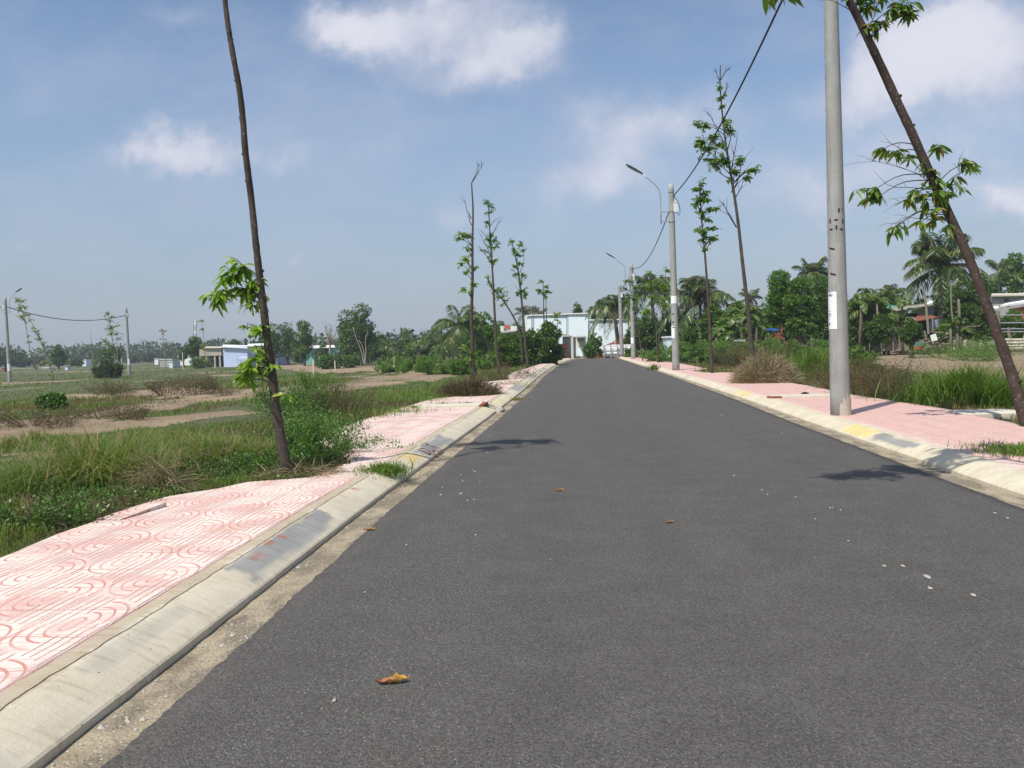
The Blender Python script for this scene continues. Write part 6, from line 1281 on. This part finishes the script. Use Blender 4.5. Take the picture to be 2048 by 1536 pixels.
# ------------------------------------------------------------------ pavement furniture and small things
# drain inlet left
T = thing('drain_inlet', 'cream slab with a dark kerb opening on the left pavement', 'drain', G(930, 815, .14))
c = G(985, 815, .14); y0 = 18.6; m = MB(); m.box([-3.4, 17.55, .12], [-2.02, 18.35, .172]); m.obj('cover_slab', MATS['slab'], T)
m = MB(); m.box([-2.0, 17.60, -.12], [-1.66, 18.32, .012]); m.box([-2.02, 17.60, -.1], [-1.98, 18.32, .118]); m.obj('opening', MATS['hole'], T)
m = MB(); m.box([-2.06, 17.50, .1], [-1.96, 18.42, .182]); m.obj('iron_edge', MATS['rust'], T); m = MB(); m.add([[-1.62, 17.63, 0], [-1.62, 17.63, .04], [-2.0, 17.63, .13], [-2.0, 17.63, 0], [-1.62, 17.59, 0], [-1.62, 17.59, .036], [-2.0, 17.59, .126], [-2.0, 17.59, 0]], [(0, 1, 2, 3), (7, 6, 5, 4), (1, 5, 6, 2), (0, 4, 5, 1)]); m.add([[-1.62, 18.29, 0], [-1.62, 18.29, .04], [-2.0, 18.29, .13], [-2.0, 18.29, 0], [-1.62, 18.33, 0], [-1.62, 18.33, .036], [-2.0, 18.33, .126], [-2.0, 18.33, 0]], [(0, 1, 2, 3), (7, 6, 5, 4), (1, 5, 6, 2), (0, 4, 5, 1)]); m.obj('kerb_end', MATS['slab'], T)
m = MB(); m.tube([[-1.70, 17.72, .01], [-1.62, 17.78, .05], [-1.55, 17.9, .04]], [.05, .07, .03], 6); tag(m.obj('loose_stone', MATS['stone'], loc=(-1.62, 17.78, 0)), 'pale stone lying at the mouth of the left drain', 'stone')
for k, (x, y, n) in enumerate(((-3.0, 18.5, 160), (-2.4, 18.5, 120), (-3.5, 17.8, 120), (-1.75, 17.9, 90))):
    tuft('grass_clump', ['thin grass along the back edge of the left drain slab', 'thin grass at the kerb end of the left drain slab', 'thin grass at the field end of the left drain slab', 'few blades in the mouth of the left drain'][k], 'grass clump', TU, 0, 0, .5, .09, n, lean=(.4, 1.6), wd=.012, seed=800+k, loc=(x, y, .13 if k < 3 else .0), tone=.3, oval=1.5)
# drain right
T = thing('drain_inlet', 'cream slab with rusty end on the right pavement behind the near pole', 'drain', G(1580, 790, .14))
m = MB(); m.box([4.28, 18.0, .12], [5.9, 18.7, .162]); m.obj('cover_slab', MATS['slab'], T); m = MB(); m.box([4.12, 17.95, .1], [4.40, 18.15, .170]); m.obj('rusty_grille', MATS['rust'], T)
g = G(1610, 788, .16); m = MB(); m.box(g+[-.07, -.04, .0], g+[.07, .04, .03], rot=.3); m.box(g+[-.03, -.05, .03], g+[.02, .02, .045], rot=.3); tag(m.obj('black_fragment', MATS['ink'], loc=tuple(g)), 'small black fragment lying on the right drain slab', 'fragment')
# cream slab at the outer edge of the right pavement
m = MB(); a = G(1870, 826, .1); m.box([6.05, 13.2, .0], [7.05, 14.1, .15]); tag(m.obj('loose_slab', MATS['slab'], loc=(6.5, 13.6, .08)), 'cream slab half sunk in grass beside the right paving', 'slab')
# raised broken paver on the left
a, b_ = G(240, 1040, .13), G(333, 1012, .13); d = (b_-a)/np.linalg.norm(b_-a); s_ = np.array([-d[1], d[0], 0]); m = MB()
m.add([a, b_, b_+s_*.22, a+s_*.22, a+[0, 0, .004], b_+[0, 0, .034], b_+s_*.22+[0, 0, .02], a+s_*.22+[0, 0, .004]], [(0, 1, 5, 4), (1, 2, 6, 5), (2, 3, 7, 6), (3, 0, 4, 7), (4, 5, 6, 7)])
tag(m.obj('lifted_paver', MATS['pavers'], loc=(0, 0, 0)), 'lifted broken paver casting a thin shadow on the near left pavement', 'paver')
# dry leaves
def dry_leaf(label, px, py, L, rot, seed=1, cols=((.42, .13, .035), (.62, .36, .05))):
    mt = bpy.data.materials.get('dry_leaf_skin')
    if mt is None:
        mt, x, b = new_mat('dry_leaf_skin'); p = x.obj(); lnk(x, x.mix(x.rng(x.xyz(p)[0], -.2*.13, .4*.13), x.mix(x.noise(p, 60, 3), (.44, .20, .09), (.26, .10, .045)), (.62, .36, .07)), b.inputs['Base Color']); b.inputs['Roughness'].default_value = .6
    c = G(px, py, .014); rg = np.random.default_rng(seed); nx_, ny_ = 16, 9; V = []
    for i in range(nx_):
        t = i/(nx_-1)*2-1; w_ = L*.24*(1-abs(t)**2.4)**.7*(1+.15*math.sin(i*2.1)); curl = 1.9+.5*math.sin(t*3)
        for j in range(ny_):
            s = j/(ny_-1)*2-1; an = s*curl*.8; V.append([t*L*.5, math.sin(an)*w_*.55, (1-math.cos(an))*w_*.75+.004+.10*L*abs(t)**3+.004*math.sin(i*1.3+j)])
    V = np.array(V); cs, sn = math.cos(rot), math.sin(rot); 
    fc = [(i*ny_+j, i*ny_+j+1, (i+1)*ny_+j+1, (i+1)*ny_+j) for i in range(nx_-1) for j in range(ny_-1)]
    st = MB(); st.tube([[L*.48, 0, .10*L], [L*.54, .003, .16*L], [L*.57, .004, .24*L]], .0012, 5); n0 = len(V); V = np.vstack([V, np.vstack(st.v)]); fc += [tuple(i+n0 for i in f) for f in st.f]
    o = mesh('fallen_leaf', V, fc, mt, smooth=True); o.location = tuple(c); o.rotation_euler = (0, 0, rot); return tag(o, label, 'leaf', 'fallen leaves on the asphalt')
dry_leaf('large curled orange and yellow dead leaf on the near asphalt', 783, 1367, .135, .18, 1)
dry_leaf('small curled orange leaf at the sandy gutter edge', 738, 1061, .09, .0, 2)
dry_leaf('small tan leaf lying mid road', 1338, 1046, .07, .3, 3)
dry_leaf('dark shrivelled leaf scrap on the asphalt mid road', 1118, 982, .08, .1, 4)
# pale flakes
FL = [(669, 1401, 17), (730, 1185, 8), (813, 1090, 8), (952, 1070, 9), (950, 943, 9), (922, 950, 7), (925, 962, 7), (960, 964, 6), (948, 999, 8), (882, 990, 10), (922, 987, 12), (935, 1001, 8), (946, 941, 6), (980, 872, 7), (975, 905, 6), (1769, 1132, 13), (1806, 1132, 13), (1854, 1153, 22), (1860, 1176, 15), (1946, 1190, 16), (1990, 1026, 8), (2015, 1036, 9), (1697, 1082, 9), (1524, 980, 7), (1468, 951, 7), (1535, 989, 6), (1660, 1016, 8), (1681, 1020, 7), (1591, 994, 6), (1443, 830, 8), (1564, 866, 6), (1630, 1038, 6), (1665, 1015, 5), (885, 975, 7), (1101, 1119, 5)]
mtf = plain('cream_flake', (.42, .40, .33), .8, .08, 30)
for k, (px, py, sz) in enumerate(FL):
    c = G(px, py, .0165); L = sz*c[1]/F_PX*.28; rg = np.random.default_rng(900+k); n = 9; a = np.linspace(0, 2*math.pi, n, endpoint=False); rr = L*(.7+.5*rg.random(n)); P = np.stack([np.cos(a)*rr, np.sin(a)*rr*(1.2+rg.random()), np.zeros(n)], 1)
    top = P.copy(); top[:, :2] *= .85; top[:, 2] = .004; V = np.vstack([P, top])+c; fc = [tuple(range(n, 2*n))]+[(i, (i+1) % n, n+(i+1) % n, n+i) for i in range(n)]
    spots = 'small cream flake lying on the dark asphalt'
    if k == 0: spots = 'largest nearest cream flake below left of the big dead leaf'
    tag(mesh('pale_flake', V, fc, mtf, loc=tuple(c)), spots, 'flake', 'cream flakes scattered on the asphalt')
# pebbles along both gutters
rg = np.random.default_rng(33); m = MB(); 
for k in range(260):
    y = math.exp(rg.uniform(math.log(2.6), math.log(22))); sd_ = rg.random() < .6; x = (L1(y)+.03+rg.random()*.2) if sd_ else (R0(y)+.02+rg.random()*.2); s = rg.uniform(.003, .009)*(1+.5*(rg.random() < .1)*2)
    a = rg.uniform(0, 6.28); ring = [[x+math.cos(a+q)*s*1.2, y+math.sin(a+q)*s, .002] for q in (0, 1.26, 2.5, 3.8, 5.0)]; m.add(ring+[[x, y, .004+s*.9]], [(0, 1, 5), (1, 2, 5), (2, 3, 5), (3, 4, 5), (4, 0, 5)])
tag(m.obj('gravel', MATS['stone']), kind='stuff')
# sprayed code on the left kerb
def kz(x, y):
    s = (L1(y)-x)/(L1(y)-L3(y)); return np.interp(s, [0, .03, .16, .28, .40, .52, .64, .705, 1], [.034, .044, .068, .088, .105, .120, .133, .137, .14])
V, Fc = text_verts('A3-U5', .22, .0); y = 10.35+V[:, 0]*1.0*1.25; x = -1.86+lo(10.7)-.02-V[:, 1]*1.55; x = x-.0; V2 = np.stack([x, y, kz(x, y)+.004], 1)
tag(mesh('sprayed_code', V2, Fc, plain('maroon_paint', (.16, .04, .05), .7, .1, 20)), 'dark red sprayed code A3-U5 on the left kerb', 'graffiti')

# ------------------------------------------------------------------ air
x0, x1, y0, y1, z0, z1 = -420, 420, -30, 700, -3, 26
m = MB(); m.box([x0, y0, z0], [x1, y1, z1]); hz_o = m.obj('haze', None)
hm = bpy.data.materials.new('haze'); hm.use_nodes = True; hm.node_tree.nodes.clear()
ho = hm.node_tree.nodes.new('ShaderNodeOutputMaterial'); hv = hm.node_tree.nodes.new('ShaderNodeVolumePrincipled')
hv.inputs['Color'].default_value = (.80, .88, .97, 1); hv.inputs['Density'].default_value = .00045; hv.inputs['Anisotropy'].default_value = 0
hm.node_tree.links.new(hv.outputs[0], ho.inputs['Volume']); hz_o.data.materials.append(hm); tag(hz_o, kind='stuff')
